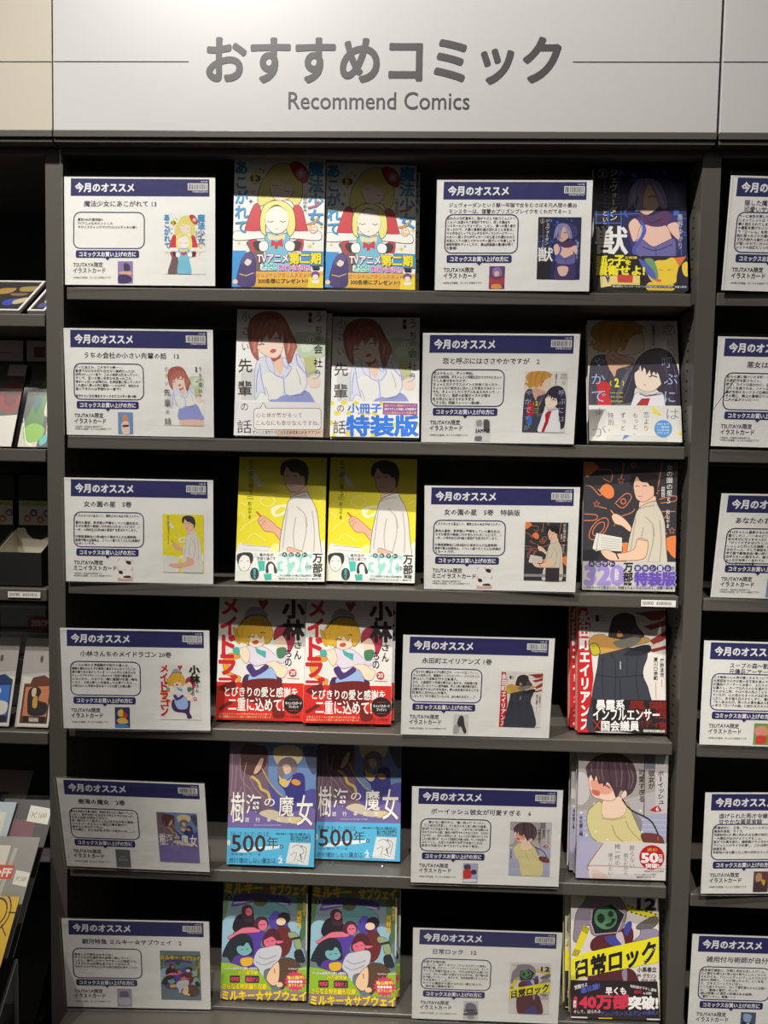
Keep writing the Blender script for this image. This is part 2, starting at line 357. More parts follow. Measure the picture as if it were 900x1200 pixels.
def band_special(P):
    P.fill_band = None
    P.p((244,242,236), [(40,800),(850,800),(850,1120),(40,1120)])
    for x, y, rx in ((65,815,20),(170,812,28),(275,815,25),(110,905,28),(212,902,22),(440,905,26),(500,820,18),(385,995,26),(60,985,20),(205,1075,22),(610,1000,24),(430,1085,26),(815,1000,18),(340,925,20),(85,1095,18),(720,935,18)): P.e((240,222,70), x, y, rx, 20)
    B = (24,118,226)
    P.t(B, '小冊子', 205, 820, 502, 897, .03); P.t(B, '特装版', 196, 925, 818, 1096, .045)
    P.t((90,84,90), '付き', 290, 896, 405, 915, res=1)
    P.p((146,82,166), [(515,810),(818,818),(816,920),(512,912)])
    for i, (s, c) in enumerate((('描き下ろし漫画&ピンナップ', (250,190,110)), ('描き下ろしも収録した特典冊子', (246,240,246)), ('うちの会社の小さい先輩の話', (250,190,110)))): P.t(c, s, 528, 824+i*32, 806, 846+i*32, .03, res=1)
    T = (66,62,62); P.t(T, 'の', 110, 835, 172, 890); P.t(T, '話', 75, 965, 188, 1080)
def art_two_uniforms(P):
    P.fill((228,223,214))
    P.b((72,70,84), [(75,560),(100,410),(190,370),(330,420),(470,470),(440,640),(430,1100),(80,1100),(72,800)], DK, 5)
    P.b((100,100,116), [(390,520),(470,470),(450,640),(420,800),(300,800),(330,640)])
    P.b((234,206,182), [(300,270),(430,180),(520,180),(542,300),(505,352),(420,372),(300,360)], (120,80,60), 4)
    P.b((206,152,72), [(85,190),(130,110),(230,78),(400,76),(480,100),(525,180),(470,195),(410,240),(372,330),(330,300),(300,352),(230,330),(200,350),(110,315),(130,250)], (140,96,50), 4)
    for q in ([(200,100),(170,200),(180,310)], [(300,90),(260,200),(250,320)], [(400,100),(370,180),(340,280)]): P.l((170,118,54), 7, q, True)
    P.b((224,176,150), [(212,380),(280,335),(340,375),(460,400),(430,455),(360,480),(310,500),(292,562),(262,520),(240,480)], (140,90,70), 4)
    for q in ([(240,400),(300,440),(400,490)], [(270,370),(340,420),(440,440)]): P.l((170,112,90), 5, q, True)
    P.l(DK, 7, [(365,262),(395,248),(410,250)])
    P.b((206,44,48), [(140,610),(210,600),(262,650),(240,700),(262,800),(150,800),(150,690)]); P.b((60,120,200), [(150,830),(230,830),(240,960),(160,960)])
    P.b((54,46,64), [(430,520),(490,400),(570,335),(670,318),(760,360),(815,470),(838,620),(845,1000),(720,1000),(690,700),(480,640),(440,760),(330,770),(370,650)], (36,30,40), 5)
    P.b((236,234,238), [(400,900),(440,760),(480,690),(600,710),(690,690),(720,800),(760,1100),(380,1100)], (120,116,130), 4)
    P.b((248,228,208), [(460,520),(500,440),(640,500),(700,580),(665,640),(600,682),(520,672),(470,630)], (150,110,100), 3)
    P.b((54,46,64), [(455,520),(500,390),(640,350),(720,470),(720,600),(690,640),(672,560),(640,510),(620,520),(590,500),(560,510),(520,450),(490,500)])
    P.p((54,46,64), [(462,520),(480,430),(560,350),(660,340),(720,430),(715,600),(690,640),(668,560),(655,500),(640,548),(622,500),(600,555),(588,500),(560,545),(545,470),(520,520),(508,460),(480,500)])
    for q in ([(540,370),(500,430),(480,500)], [(660,350),(710,430),(730,560)], [(760,400),(800,520),(815,700)], [(440,540),(410,640),(370,740)]): P.l((96,84,116), 6, q, True)
    for q in ([(120,440),(110,600),(120,790)], [(250,520),(230,600)], [(340,560),(300,700),(310,790)], [(420,500),(400,620)]): P.l((44,42,52), 5, q, True)
    for q in ([(150,110),(110,190),(105,260)], [(450,110),(440,180),(400,220)], [(240,90),(210,160)], [(350,90),(320,160),(300,240)], [(490,140),(470,180)]): P.l((232,186,104), 6, q, True)
    P.p((206,152,72), [(100,240),(70,300),(120,290)]); P.p((206,152,72), [(150,310),(140,360),(190,335)]); P.p((206,152,72), [(480,100),(545,130),(510,180)]); P.p((206,152,72), [(330,250),(350,345),(375,290)])
    P.l((50,44,70), 9, [(580,560),(610,548),(650,562)]); P.l((50,44,70), 8, [(478,500),(490,492),(500,500)]); P.l((190,110,100), 5, [(535,625),(555,628)])
    P.p((182,40,46), [(475,795),(520,740),(590,738),(570,800),(540,940),(480,1090),(430,1090),(490,900)])
    P.l((80,80,110), 8, [(500,700),(560,720),(690,700)])
    c1, c2 = (164,162,166), (178,188,230)
    for ch, q, c in (('恋',(690,110,806,202),c1),('と',(728,240,795,292),c1),('呼',(690,390,782,482),c2),('ぶ',(705,535,822,622),c2),('に',(712,680,802,772),c2),('は',(728,825,832,912),c1),
        ('や',(108,400,206,470),c2),('か',(95,535,208,622),c2),('で',(95,680,215,772),c2),('す',(90,825,212,886),c1),('が',(100,968,216,1062),c1)): P.t(c, ch, *q)
    P.t((242,228,70), '2', 290, 575, 326, 645, .04); P.t((242,228,70), '{', 248, 595, 264, 635, .02); P.t((242,228,70), '}', 355, 595, 371, 635, .02)
    for i, s in enumerate(('Love grows', 'when it stays', 'enough')): P.t((226,214,90), s, 255, 685+i*35, 360, 705+i*35, .01, res=1)
    P.tv((60,54,52), '萩埜ダイスケ', 603, 118, 632, 300, .02)
def band_two_uniforms(P):
    P.p((226,223,216), [(50,800),(870,800),(870,1110),(50,1110)])
    c1 = (150,150,158)
    for ch, q in (('は',(728,825,832,912)),('す',(90,825,212,886)),('が',(100,968,216,1062))): P.t(c1, ch, *q)
    T = (80,72,72)
    P.tv(T, '恋より', 532, 850, 582, 1015); P.tv(T, 'もっと、', 440, 858, 488, 1050); P.tv(T, 'ずっと', 335, 858, 384, 1012); P.tv(T, '特別。', 230, 860, 282, 1020)
    P.e((92,154,214), 700, 990, 76, 72)
    for i, s in enumerate(('あわせて', '1・2巻発売', 'いい恋の話', 'コミック')): P.t((230,242,252), s, 650, 945+i*24, 750, 960+i*24, .02, res=1)
    P.p((240,224,50), [(605,800),(690,880),(612,862)]); P.p((240,224,50), [(278,942),(312,978),(285,962)]); P.p((240,224,50), [(835,1000),(862,1040),(822,1035)]); P.p((80,140,214), [(372,1045),(418,1050),(352,1086)])
def man(P, f, shirt, dark):
    P.b((236,192,166) if not dark else (238,200,172), f([(515,345),(530,300),(640,280),(655,350),(600,400),(520,400)]), (120,70,60), 3)
    P.b(shirt, f([(415,1110),(420,840),(440,660),(480,480),(500,420),(545,375),(650,338),(675,372),(735,490),(760,680),(770,1110)]), (90,80,78), 5)
    P.b((236,192,166), f([(455,195),(480,125),(575,170),(650,205),(640,280),(600,325),(560,346),(512,336),(480,300)]), (110,66,56), 4)
    P.b((66,58,60) if not dark else (44,38,42), f([(424,175),(440,95),(500,64),(570,60),(640,90),(670,170),(655,270),(640,292),(632,215),(600,205),(575,178),(520,170),(480,125),(455,195),(440,200)]))
    P.l((80,60,56), 6, f([(472,208),(492,204),(505,208)])); P.l((80,60,56), 6, f([(535,205),(558,202),(572,207)])); P.l((160,90,80), 5, f([(498,290),(520,293),(535,290)]))
    d = tuple(int(c*.82) for c in shirt)
    for q in ([(490,490),(470,640),(450,820)], [(640,540),(650,680),(610,860)], [(570,470),(640,540),(660,640)], [(700,500),(720,680),(715,850)], [(510,410),(560,390),(650,372)], [(560,560),(540,700),(550,820)]): P.l(d, 9, f(q), True)
def art_yellow(P):
    P.fill((236,222,48))
    Y = (244,236,140)
    for q in ([(80,520),(120,550),(110,580)], [(260,400),(330,370),(380,420),(330,470),(260,440),(260,400)], [(80,680),(170,600),(240,560)], [(140,760),(200,700),(300,760)], [(90,440),(140,460)], [(750,430),(800,400)], [(770,640),(800,620)]): P.l(Y, 8, q, True)
    P.b((246,242,200), [(345,500),(380,465),(470,450),(500,470),(470,530),(380,560)]); P.b((236,222,48), [(385,515),(430,475),(470,480),(450,515),(400,535)])
    P.b((246,244,220), [(770,790),(812,750),(812,870),(760,860)]); P.b((246,240,160), [(345,850),(360,800),(420,790),(415,860)]); P.p((236,232,220), [(150,110),(240,230),(290,300),(230,300),(160,180)])
    P.p((232,230,226), [(55,1100),(55,850),(70,790),(95,775),(105,790),(345,812),(342,1100)]); P.l((150,146,150), 4, [(105,800),(345,815)]); P.l((180,176,180), 3, [(110,835),(335,848)])
    P.b((236,180,154), [(235,590),(268,548),(330,580),(400,640),(450,690),(440,770),(370,690),(300,682),(262,640)], (140,80,70), 4)
    P.l((206,112,62), 16, [(222,515),(262,556)]); P.l((170,100,86), 4, [(250,600),(280,570)]); P.l((170,100,86), 4, [(265,630),(300,590)])
    man(P, lambda q: q, (228,222,214), False)
    P.b((236,180,154), [(490,815),(560,830),(620,860),(600,960),(330,1010),(160,980),(180,940),(330,930),(480,900)], (140,80,70), 4)
    T = (96,84,40)
    P.tv(T, '女の園の星', 152, 62, 198, 318); P.t(T, '5', 160, 332, 186, 372); P.l(T, 3, [(140,382),(196,386)]); P.l(T, 3, [(140,402),(196,405)]); P.tv(T, '和山やま', 150, 428, 180, 578)
def band_teal(P):
    P.p((236,236,230), [(30,858),(830,858),(830,1110),(30,1110)])
    P.b((222,224,208), [(50,1100),(60,1010),(110,990),(180,1010),(230,1100)]); P.e((240,238,230), 122, 940, 56, 78, ol=(90,86,86), w=4)
    P.b((62,56,56), [(58,930),(62,880),(120,862),(185,868),(198,920),(176,960),(160,900),(110,885),(80,920),(72,960)])
    P.l((80,76,76), 4, [(85,935),(105,930)]); P.l((80,76,76), 4, [(140,935),(160,930)]); P.l((120,100,96), 4, [(110,990),(128,990)])
    P.p((78,190,174), [(236,930),(298,932),(296,1012),(248,1020)]); P.b((66,60,62), [(305,1025),(312,960),(342,936),(378,955),(404,1022),(380,1032),(368,980),(330,980),(330,1030)]); P.e((240,238,232), 350, 985, 24, 32)
    P.e((60,68,78), 210, 1040, 38, 52); P.tv((90,196,184), '星先生', 198, 1000, 222, 1082, .03, res=1); P.p((72,186,168), [(286,1040),(356,1036),(354,1088),(300,1092)])
    P.e((200,230,224), 220, 885, 18, 20); P.t((66,62,62), '星先生が', 252, 868, 372, 892, .02, res=1); P.t((66,62,62), '生徒と過ごす', 232, 898, 388, 924, .02, res=1)
    P.p((158,216,204), [(420,870),(700,870),(700,1060),(410,1060),(400,1000)])
    P.t((226,240,232), '320', 412, 900, 705, 1055, .05)
    for i, ch in enumerate('大ヒット'): P.e((52,84,84), 466+i*57, 877, 22, 20); P.t((236,240,236), ch, 454+i*57, 866, 478+i*57, 888, .03, res=1)
    P.t((56,52,54), '万', 708, 868, 788, 942, .03); P.t((56,52,54), '部', 708, 948, 788, 1026, .03); P.t((56,52,54), '突破', 714, 1032, 782, 1062, .03)
    P.t((90,86,86), 'シリーズ累計', 638, 960, 700, 1000, .01, res=1); P.t((90,86,86), 'マンガ大賞にも選ばれた話題作', 425, 1042, 690, 1058, .01, res=1); P.t((90,86,86), '教師ふたりのコメディ最新刊', 415, 1070, 780, 1086, .01, res=1)
def art_blackboard(P):
    P.fill((60,58,64)); O = (212,126,88); O2 = (238,134,72)
    P.p(O2, [(35,50),(120,55),(165,100),(70,180),(40,170)]); P.b(O2, [(175,285),(230,235),(290,275),(295,340),(250,362),(195,325)])
    P.b(O2, [(720,760),(740,700),(845,680),(845,850),(800,840),(770,800)]); P.b(O2, [(370,740),(430,735),(430,800),(400,890),(310,890),(380,800)])
    for q in ([(50,250),(100,260),(170,330),(190,320),(160,280)], [(150,120),(270,125),(270,220),(200,190)], [(310,400),(400,320),(450,350),(380,440),(310,400)], [(40,490),(150,500),(140,540),(40,545)], [(375,60),(372,130),(360,190)], [(710,60),(690,200),(670,280)], [(360,510),(450,480),(480,450)], [(300,590),(340,560),(430,620)], [(690,370),(820,340),(830,380),(700,400)], [(700,470),(830,470)], [(700,530),(740,520),(760,480)], [(710,690),(760,650)], [(170,430),(235,445)]): P.l(O, 8, q, True)
    for r in (1.0, 0.62): P.l(O, 8, [(170+105*r*math.cos(a)*.8-0*r, 615+0*r+75*r*math.sin(a)-55*r*math.cos(a)) for a in [i*math.pi/8 for i in range(17)]])
    P.e(O, 380, 385, 26, 26); P.e((60,58,64), 380, 385, 17, 17)
    for x, y in ((357,210),(465,82),(148,408),(662,302),(800,630)):
        P.l(O, 6, [(x+(30 if i % 2 == 0 else 13)*math.cos(math.pi*i/5-1.57), y+(30 if i % 2 == 0 else 13)*math.sin(math.pi*i/5-1.57)) for i in range(11)])
    f = lambda q: [(x*.985+22-(y-60)*.035, y*.985+55-(6 if y > 300 else 0)) for x, y in q]
    P.b((238,200,170), [(280,510),(320,488),(390,530),(450,600),(440,640),(370,590),(310,570)], (120,70,56), 4); P.l((226,130,80), 12, [(270,458),(300,490)])
    man(P, f, (216,206,186), True)
    P.p((226,222,212), [(118,780),(150,650),(172,655),(372,690),(372,805),(190,795),(150,805)]); P.l((120,116,116), 4, [(172,655),(150,800)])
    for i in range(5): P.l((170,166,160), 4, [(190,690+i*20),(360,712+i*18)])
    P.b((238,200,170), [(190,800),(250,790),(330,822),(470,790),(508,700),(592,715),(585,830),(540,872),(400,882),(280,882),(220,850)], (120,70,56), 4)
    P.l((70,60,56), 12, [(318,810),(345,870)]); P.l((120,70,56), 4, [(505,700),(595,718)])
    P.r((150,146,146), 30, 1010, 850, 1060); P.r((60,54,60), 440, 890, 700, 1140)
    T = (236,232,224)
    P.tv(T, '女の園の星', 748, 78, 804, 342, .005); P.t(T, '5', 756, 358, 784, 402); P.tv(T, '和山やま', 748, 455, 780, 612, .01); P.p((230,226,218), [(708,265),(735,265),(735,350),(708,350)]); P.tv((70,66,66), '特装版', 711, 268, 733, 348, .02, res=1)
def band_purple(P):
    P.p((204,202,198), [(25,888),(840,892),(835,1145),(25,1140)])
    P.t((164,144,208), '320', 58, 928, 388, 1086, .06); V = (104,80,176)
    for i, ch in enumerate('大ヒット'): P.e((74,66,104), 112+i*59, 910, 28, 26); P.t((226,220,236), ch, 98+i*59, 897, 126+i*59, 924, .03, res=1)
    for i, ch in enumerate('豪華シール'): P.e((70,60,110), 510+i*64, 945, 31, 30); P.t((206,196,232), ch, 494+i*64, 930, 526+i*64, 961, .03, res=1)
    P.t((70,64,70), '付き', 798, 925, 822, 965, .02, res=1)
    P.t((48,44,48), '万', 388, 902, 466, 975, .035); P.t((48,44,48), '部', 388, 980, 466, 1058, .035); P.t((48,44,48), '突破', 390, 1064, 460, 1090, .03)
    P.t(V, '特装版', 485, 978, 830, 1088, .05, (170,156,214), .05); P.t((60,54,58), 'くだらないけど愛おしい、教師とシュールなコメディ、待望の第5巻', 45, 1098, 812, 1122, .01, res=1)
    P.t((240,236,244), '累計', 312, 950, 350, 1050, .02, res=1)
def art_frill(P):
    P.fill((236,232,225)); R = (206,44,50)
    P.b((232,166,62), [(80,610),(115,535),(200,520),(225,560),(150,590),(135,670),(180,700),(235,725),(215,775),(185,740),(110,700)], (160,90,40), 4)
    for ch, q in (('メ',(80,60,205,185)),('イ',(66,212,190,362)),('ド',(78,372,184,530)),('ラ',(52,540,182,700)),('ゴ',(52,708,202,832)),('ン',(46,840,172,1012))): P.t(R, ch, *q, .05)
    P.b((206,166,60), [(165,300),(215,320),(240,380),(230,440),(200,430),(180,370)])
    P.b((168,164,186), [(262,240),(290,160),(340,125),(410,140),(462,190),(430,205),(330,200)], (110,104,120), 4)
    P.p((188,66,74), [(425,150),(385,85),(395,55),(425,72),(460,52),(472,85)]) 
    P.b((78,52,92), [(262,715),(330,700),(560,720),(580,790),(560,940),(600,1040),(520,1060),(480,960),(300,930),(240,830)])
    P.b((160,190,234), [(312,700),(490,640),(532,700),(540,800),(500,880),(360,880),(310,790)], (90,96,150), 4)
    P.b((230,220,234), [(230,490),(330,450),(440,465),(530,540),(536,610),(440,610),(350,625),(290,570)], (140,120,150), 4)
    P.b((250,226,196), [(215,500),(250,468),(290,470),(312,540),(290,600),(258,590)], (160,110,80), 3)
    P.b((84,62,122), [(280,632),(325,608),(368,662),(450,608),(466,650),(350,720),(312,695)])
    P.b((250,226,196), [(448,605),(520,585),(580,615),(634,652),(600,720),(545,712),(505,645)], (160,110,80), 3)
    P.p((84,178,168), [(352,462),(400,490),(450,500),(445,560),(405,535),(370,515)]); P.b((84,178,168), [(165,480),(215,470),(225,520),(180,528)])
    P.b((250,224,196), [(285,370),(340,320),(425,340),(445,420),(385,466),(312,450)], (160,100,80), 3)
    P.b((228,178,58), [(205,310),(240,245),(320,196),(430,200),(490,265),(508,370),(450,440),(430,360),(400,390),(350,330),(310,380),(300,450),(255,410),(215,370)], (150,100,40), 4)
    P.p((228,178,58), [(225,420),(240,280),(330,215),(440,225),(500,300),(505,390),(470,330),(455,410),(430,340),(405,385),(380,320),(345,392),(330,330),(300,400),(285,350),(265,440)])
    for q in ([(280,250),(250,320),(245,400)], [(340,220),(320,290)], [(420,230),(440,300)], [(470,260),(490,330)]): P.l((200,146,44), 5, q, True)
    P.l((60,40,60), 8, [(222,290),(300,205),(400,192),(460,215)], True)
    P.l((70,40,60), 7, [(300,382),(325,375),(345,384)]); P.l((70,40,60), 7, [(400,345),(425,338),(440,345)]); P.e((206,80,70), 360, 425, 28, 18, -10)
    P.b((226,214,226), [(540,470),(620,470),(640,560),(580,600),(530,560)])
    P.b((248,218,192), [(525,390),(600,360),(650,430),(600,485),(540,450)])
    P.b((174,58,80), [(515,400),(525,320),(580,275),(650,295),(695,370),(680,450),(640,510),(630,430),(590,365),(540,390)], (110,40,60), 4)
    P.b((80,134,92), [(545,478),(618,470),(604,545),(552,552)], (50,80,60), 3)
    K = (44,40,40)
    for ch, q, bd in (('小',(595,62,778,212),.05),('林',(598,230,772,395),.05),('さ',(690,415,752,470),.01),('ん',(690,490,748,562),.01),('ち',(612,482,666,546),.01),('の',(610,556,666,622),.01)): P.t(K, ch, *q, bd)
    P.e((206,60,64), 675, 680, 33, 33); P.t((246,240,236), '20', 655, 663, 697, 697, .03); P.l((206,120,110), 4, [(625,725),(730,728)])
def band_red(P):
    P.p((216,52,44), [(10,765),(770,768),(760,1095),(10,1095)]); D = (120,42,40)
    P.b(D, [(240,795),(330,740),(560,742),(590,880),(520,960),(605,1010),(590,1062),(510,1060),(480,985),(280,920)]); P.b(D, [(60,800),(180,760),(180,850),(70,840)]); P.l(D, 30, [(50,1000),(160,930)])
    P.t((248,244,238), 'とびきりの愛と感謝を', 100, 805, 715, 888, .02); P.t((248,244,238), '二重に込めて!', 130, 898, 598, 1006, .02)
    P.e((48,40,42), 680, 945, 84, 84); P.t((246,240,236), 'キャンバスボード', 612, 925, 748, 950, .03, res=1); P.t((246,240,236), 'プレゼント', 640, 955, 722, 978, .03, res=1); P.l((190,70,60), 4, [(640,905),(720,905)]); P.l((190,70,60), 4, [(640,1000),(720,1000)])
    P.t((244,200,150), '小林さんとトールの日常は今日もまだまだ続くよ', 52, 1026, 496, 1044, .01, res=1); P.t((244,200,150), '累計部数も大ヒット御礼で続刊がますます楽しみ', 52, 1050, 490, 1068, .01, res=1); P.t((120,34,34), 'クール教信者', 610, 1040, 730, 1065, .01, res=1)
def art_dark_coat(P):
    P.fill((228,222,215)); R = (204,40,44)
    P.p(R, [(90,50),(172,55),(198,200),(188,300),(205,470),(218,650),(200,800),(215,1120),(60,1120)])
    P.tv((244,238,234), '永田町エイリアンズ', 100, 80, 192, 1090, .05)
    for q in ([(560,95),(830,68),(830,150),(700,160),(640,120)], [(640,210),(830,150),(830,200),(700,240)], [(690,330),(830,240),(830,310),(730,370)], [(680,410),(830,370),(830,400),(720,430)]): P.p((156,56,52), q)
    for q in ([(600,150),(720,185),(830,120)], [(660,260),(740,280),(830,225)], [(700,380),(760,350)]): P.l((232,200,160), 10, q, True)
    P.b((64,66,76), [(270,450),(340,400),(630,400),(672,460),(640,560),(640,640),(690,770),(730,1120),(190,1120),(205,800),(232,650),(252,560)], (40,40,46), 5)
    P.b((62,54,54), [(345,290),(362,200),(392,130),(470,95),(560,120),(585,200),(645,285),(600,330),(350,330)])
    P.b((96,70,92), [(540,240),(600,220),(620,290),(560,300)]); P.b((190,130,84), [(430,240),(470,290),(420,300)])
    P.b((208,156,84), [(180,345),(230,290),(300,280),(340,300),(440,320),(560,330),(650,300),(695,335),(560,375),(400,420),(220,450)], (110,80,50), 4)
    P.b((128,124,112), [(385,345),(470,320),(560,300),(620,320),(560,370),(440,395)]); P.b((196,186,52), [(188,372),(250,362),(275,440),(212,456)], (60,56,40), 6)
    P.b((46,46,54), [(470,450),(560,390),(680,365),(704,415),(640,452),(560,462)])
    for q in ([(300,470),(290,640),(300,820)], [(400,480),(405,640),(395,820)], [(500,470),(505,640)], [(590,470),(580,640),(600,820)], [(245,620),(400,640),(640,620)], [(440,650),(445,830)]): P.l((46,48,56), 7, q, True)
    P.l((206,206,206), 7, [(445,510),(446,575)]); P.b((60,54,54), [(370,430),(390,480),(360,470)])
    P.tv((70,60,58), '鷹野凌流', 778, 480, 812, 640, .01); P.tv((70,60,58), '夏川口幸範', 724, 470, 762, 665, .01); P.l((200,70,60), 4, [(795,655),(797,720)]); P.l((200,70,60), 4, [(745,680),(748,820)])
    P.t((60,52,52), '1', 244, 118, 264, 170, .03); P.l((120,110,108), 4, [(275,125),(310,126)]); P.l((120,110,108), 4, [(275,145),(320,146)]); P.l((120,110,108), 4, [(275,165),(325,166)])
def band_black_red(P):
    P.p((44,40,42), [(205,828),(840,832),(840,1125),(215,1120)])
    for ch, q in (('異',(520,840,650,910)),('端',(690,840,830,910)),('政',(600,920,700,980)),('治',(740,905,835,985)),('バ',(590,1005,640,1060)),('ディ',(650,1000,770,1060)),('物',(775,1010,835,1080))): P.t((132,40,36), ch, *q, .03)
    P.l((206,62,50), 7, [(210,998),(280,1090)]); P.l((206,62,50), 7, [(280,995),(215,1085)])
    P.t((246,242,238), '暴露系', 238, 832, 478, 915, .03); P.t((246,242,238), 'インフルエンサー', 212, 910, 776, 1002, .03); P.t((246,242,238), '国会議員', 280, 1008, 602, 1092, .03)
    P.p((226,222,216), [(640,1078),(824,1082),(822,1102),(640,1098)]); P.t((60,56,56), 'YOUNG ANIMAL COMICS', 648, 1082, 816, 1098, .01, res=1)
    P.p((200,196,196), [(210,1095),(420,1095),(560,1112),(300,1118)])
def art_twilight(P):
    P.fill((112,140,186))
    P.b((228,206,160), [(440,120),(480,70),(600,60),(680,110),(660,200),(560,240),(470,210)]); P.b((80,88,110), [(690,80),(800,90),(790,300),(730,240)])
    P.b((122,98,116), [(78,50),(300,50),(400,120),(400,300),(430,460),(520,560),(560,760),(80,760)])
    P.b((92,64,62), [(190,70),(300,55),(390,90),(380,220),(320,300),(230,300),(170,230)]); P.b((206,172,150), [(330,180),(360,170),(345,240),(310,290),(280,285)])
    for q in ([(170,160),(180,330),(260,430),(290,500)], [(140,240),(130,400),(110,600)], [(220,200),(200,360),(230,560)], [(100,100),(105,300),(95,480)], [(250,320),(300,420),(380,500)], [(180,400),(150,560),(200,720)]): P.l((168,138,138), 6, q, True)
    P.b((88,84,156), [(400,330),(470,450),(560,500),(620,480),(790,420),(795,620),(560,640),(440,560)]); P.b((64,64,128), [(480,320),(540,360),(620,290),(690,300),(705,380),(690,500),(560,540),(540,440),(490,380)])
    P.b((132,116,122), [(480,220),(520,168),(590,160),(640,215),(620,300),(560,240),(520,330),(480,330)]); P.b((220,184,160), [(520,230),(570,220),(590,270),(545,300)]); P.b((214,186,170), [(490,310),(520,340),(570,350),(600,310),(560,400),(510,390)])
    P.e((226,194,92), 525, 362, 34, 26); P.e((216,154,76), 630, 365, 40, 24, 15)
    P.l((214,186,96), 22, [(262,315),(320,360),(345,420),(400,450),(420,520)], True); P.l((196,170,90), 10, [(350,250),(430,390),(520,480)], True)
    P.b((124,108,166), [(70,640),(300,600),(560,620),(790,590),(790,1060),(60,1060)]); P.b((212,196,172), [(330,625),(400,590),(480,605),(540,650),(600,640),(650,670),(560,700),(440,672)]); P.b((226,206,150), [(580,670),(660,650),(690,690),(600,705)])
    W = (250,246,232)
    for ch, q in (('樹',(98,448,208,695)),('海',(224,465,348,622)),('の',(372,498,458,562)),('魔',(490,478,612,645)),('女',(638,472,768,720))): P.t(W, ch, *q, .008, (110,90,120), .02)
    for ch, x in zip('遊行寺たま', (232,320,412,495,585)): P.t(W, ch, x-17, 656, x+17, 692, .01)
    P.t((226,216,224), 'THE WITCH IN THE SEA OF TREES', 285, 712, 515, 724, 0, res=1)
def band_sky(P):
    P.p((96,188,228), [(60,738),(795,752),(785,1070),(60,1050)])
    P.p((230,242,246), [(110,935),(240,905),(500,880),(500,905),(440,918),(300,930),(200,945)])
    P.t((70,96,120), '残されたのは', 96, 770, 416, 814); P.t((78,58,52), '500', 108, 800, 386, 938, .012); P.t((78,58,52), '年。', 396, 812, 532, 912)
    P.e((226,234,236), 85, 862, 14, 26)
    for i in range(5): P.t((60,70,84), ('樹海に眠る魔女と', '旅する少年が出会う', '森の奥の物語は', '静かに動き出した', 'ふたりの行く先は')[i], 590 if i else 470, 782+i*15, 755, 795+i*15, .03, res=1)
    P.p((228,230,228), [(585,860),(755,866),(735,1045),(550,1030)])
    for q in ([(600,900),(650,880),(700,930),(660,970)], [(590,960),(640,940),(620,1010)], [(680,890),(720,910),(700,1000)], [(640,1000),(700,1020)]): P.l((140,142,142), 5, q, True)
    P.e((60,56,56), 680, 886, 6, 6); P.l((60,56,56), 8, [(670,950),(680,1000)]); P.t((246,250,250), '2', 492, 985, 526, 1028, .03); P.t((244,248,250), '巻', 500, 966, 516, 980, .02, res=1)
    P.t((56,92,128), '絶対寝坊しない魔女は', 92, 985, 470, 1030); P.t((70,120,160), '今も眠っている', 100, 945, 350, 968, res=1)
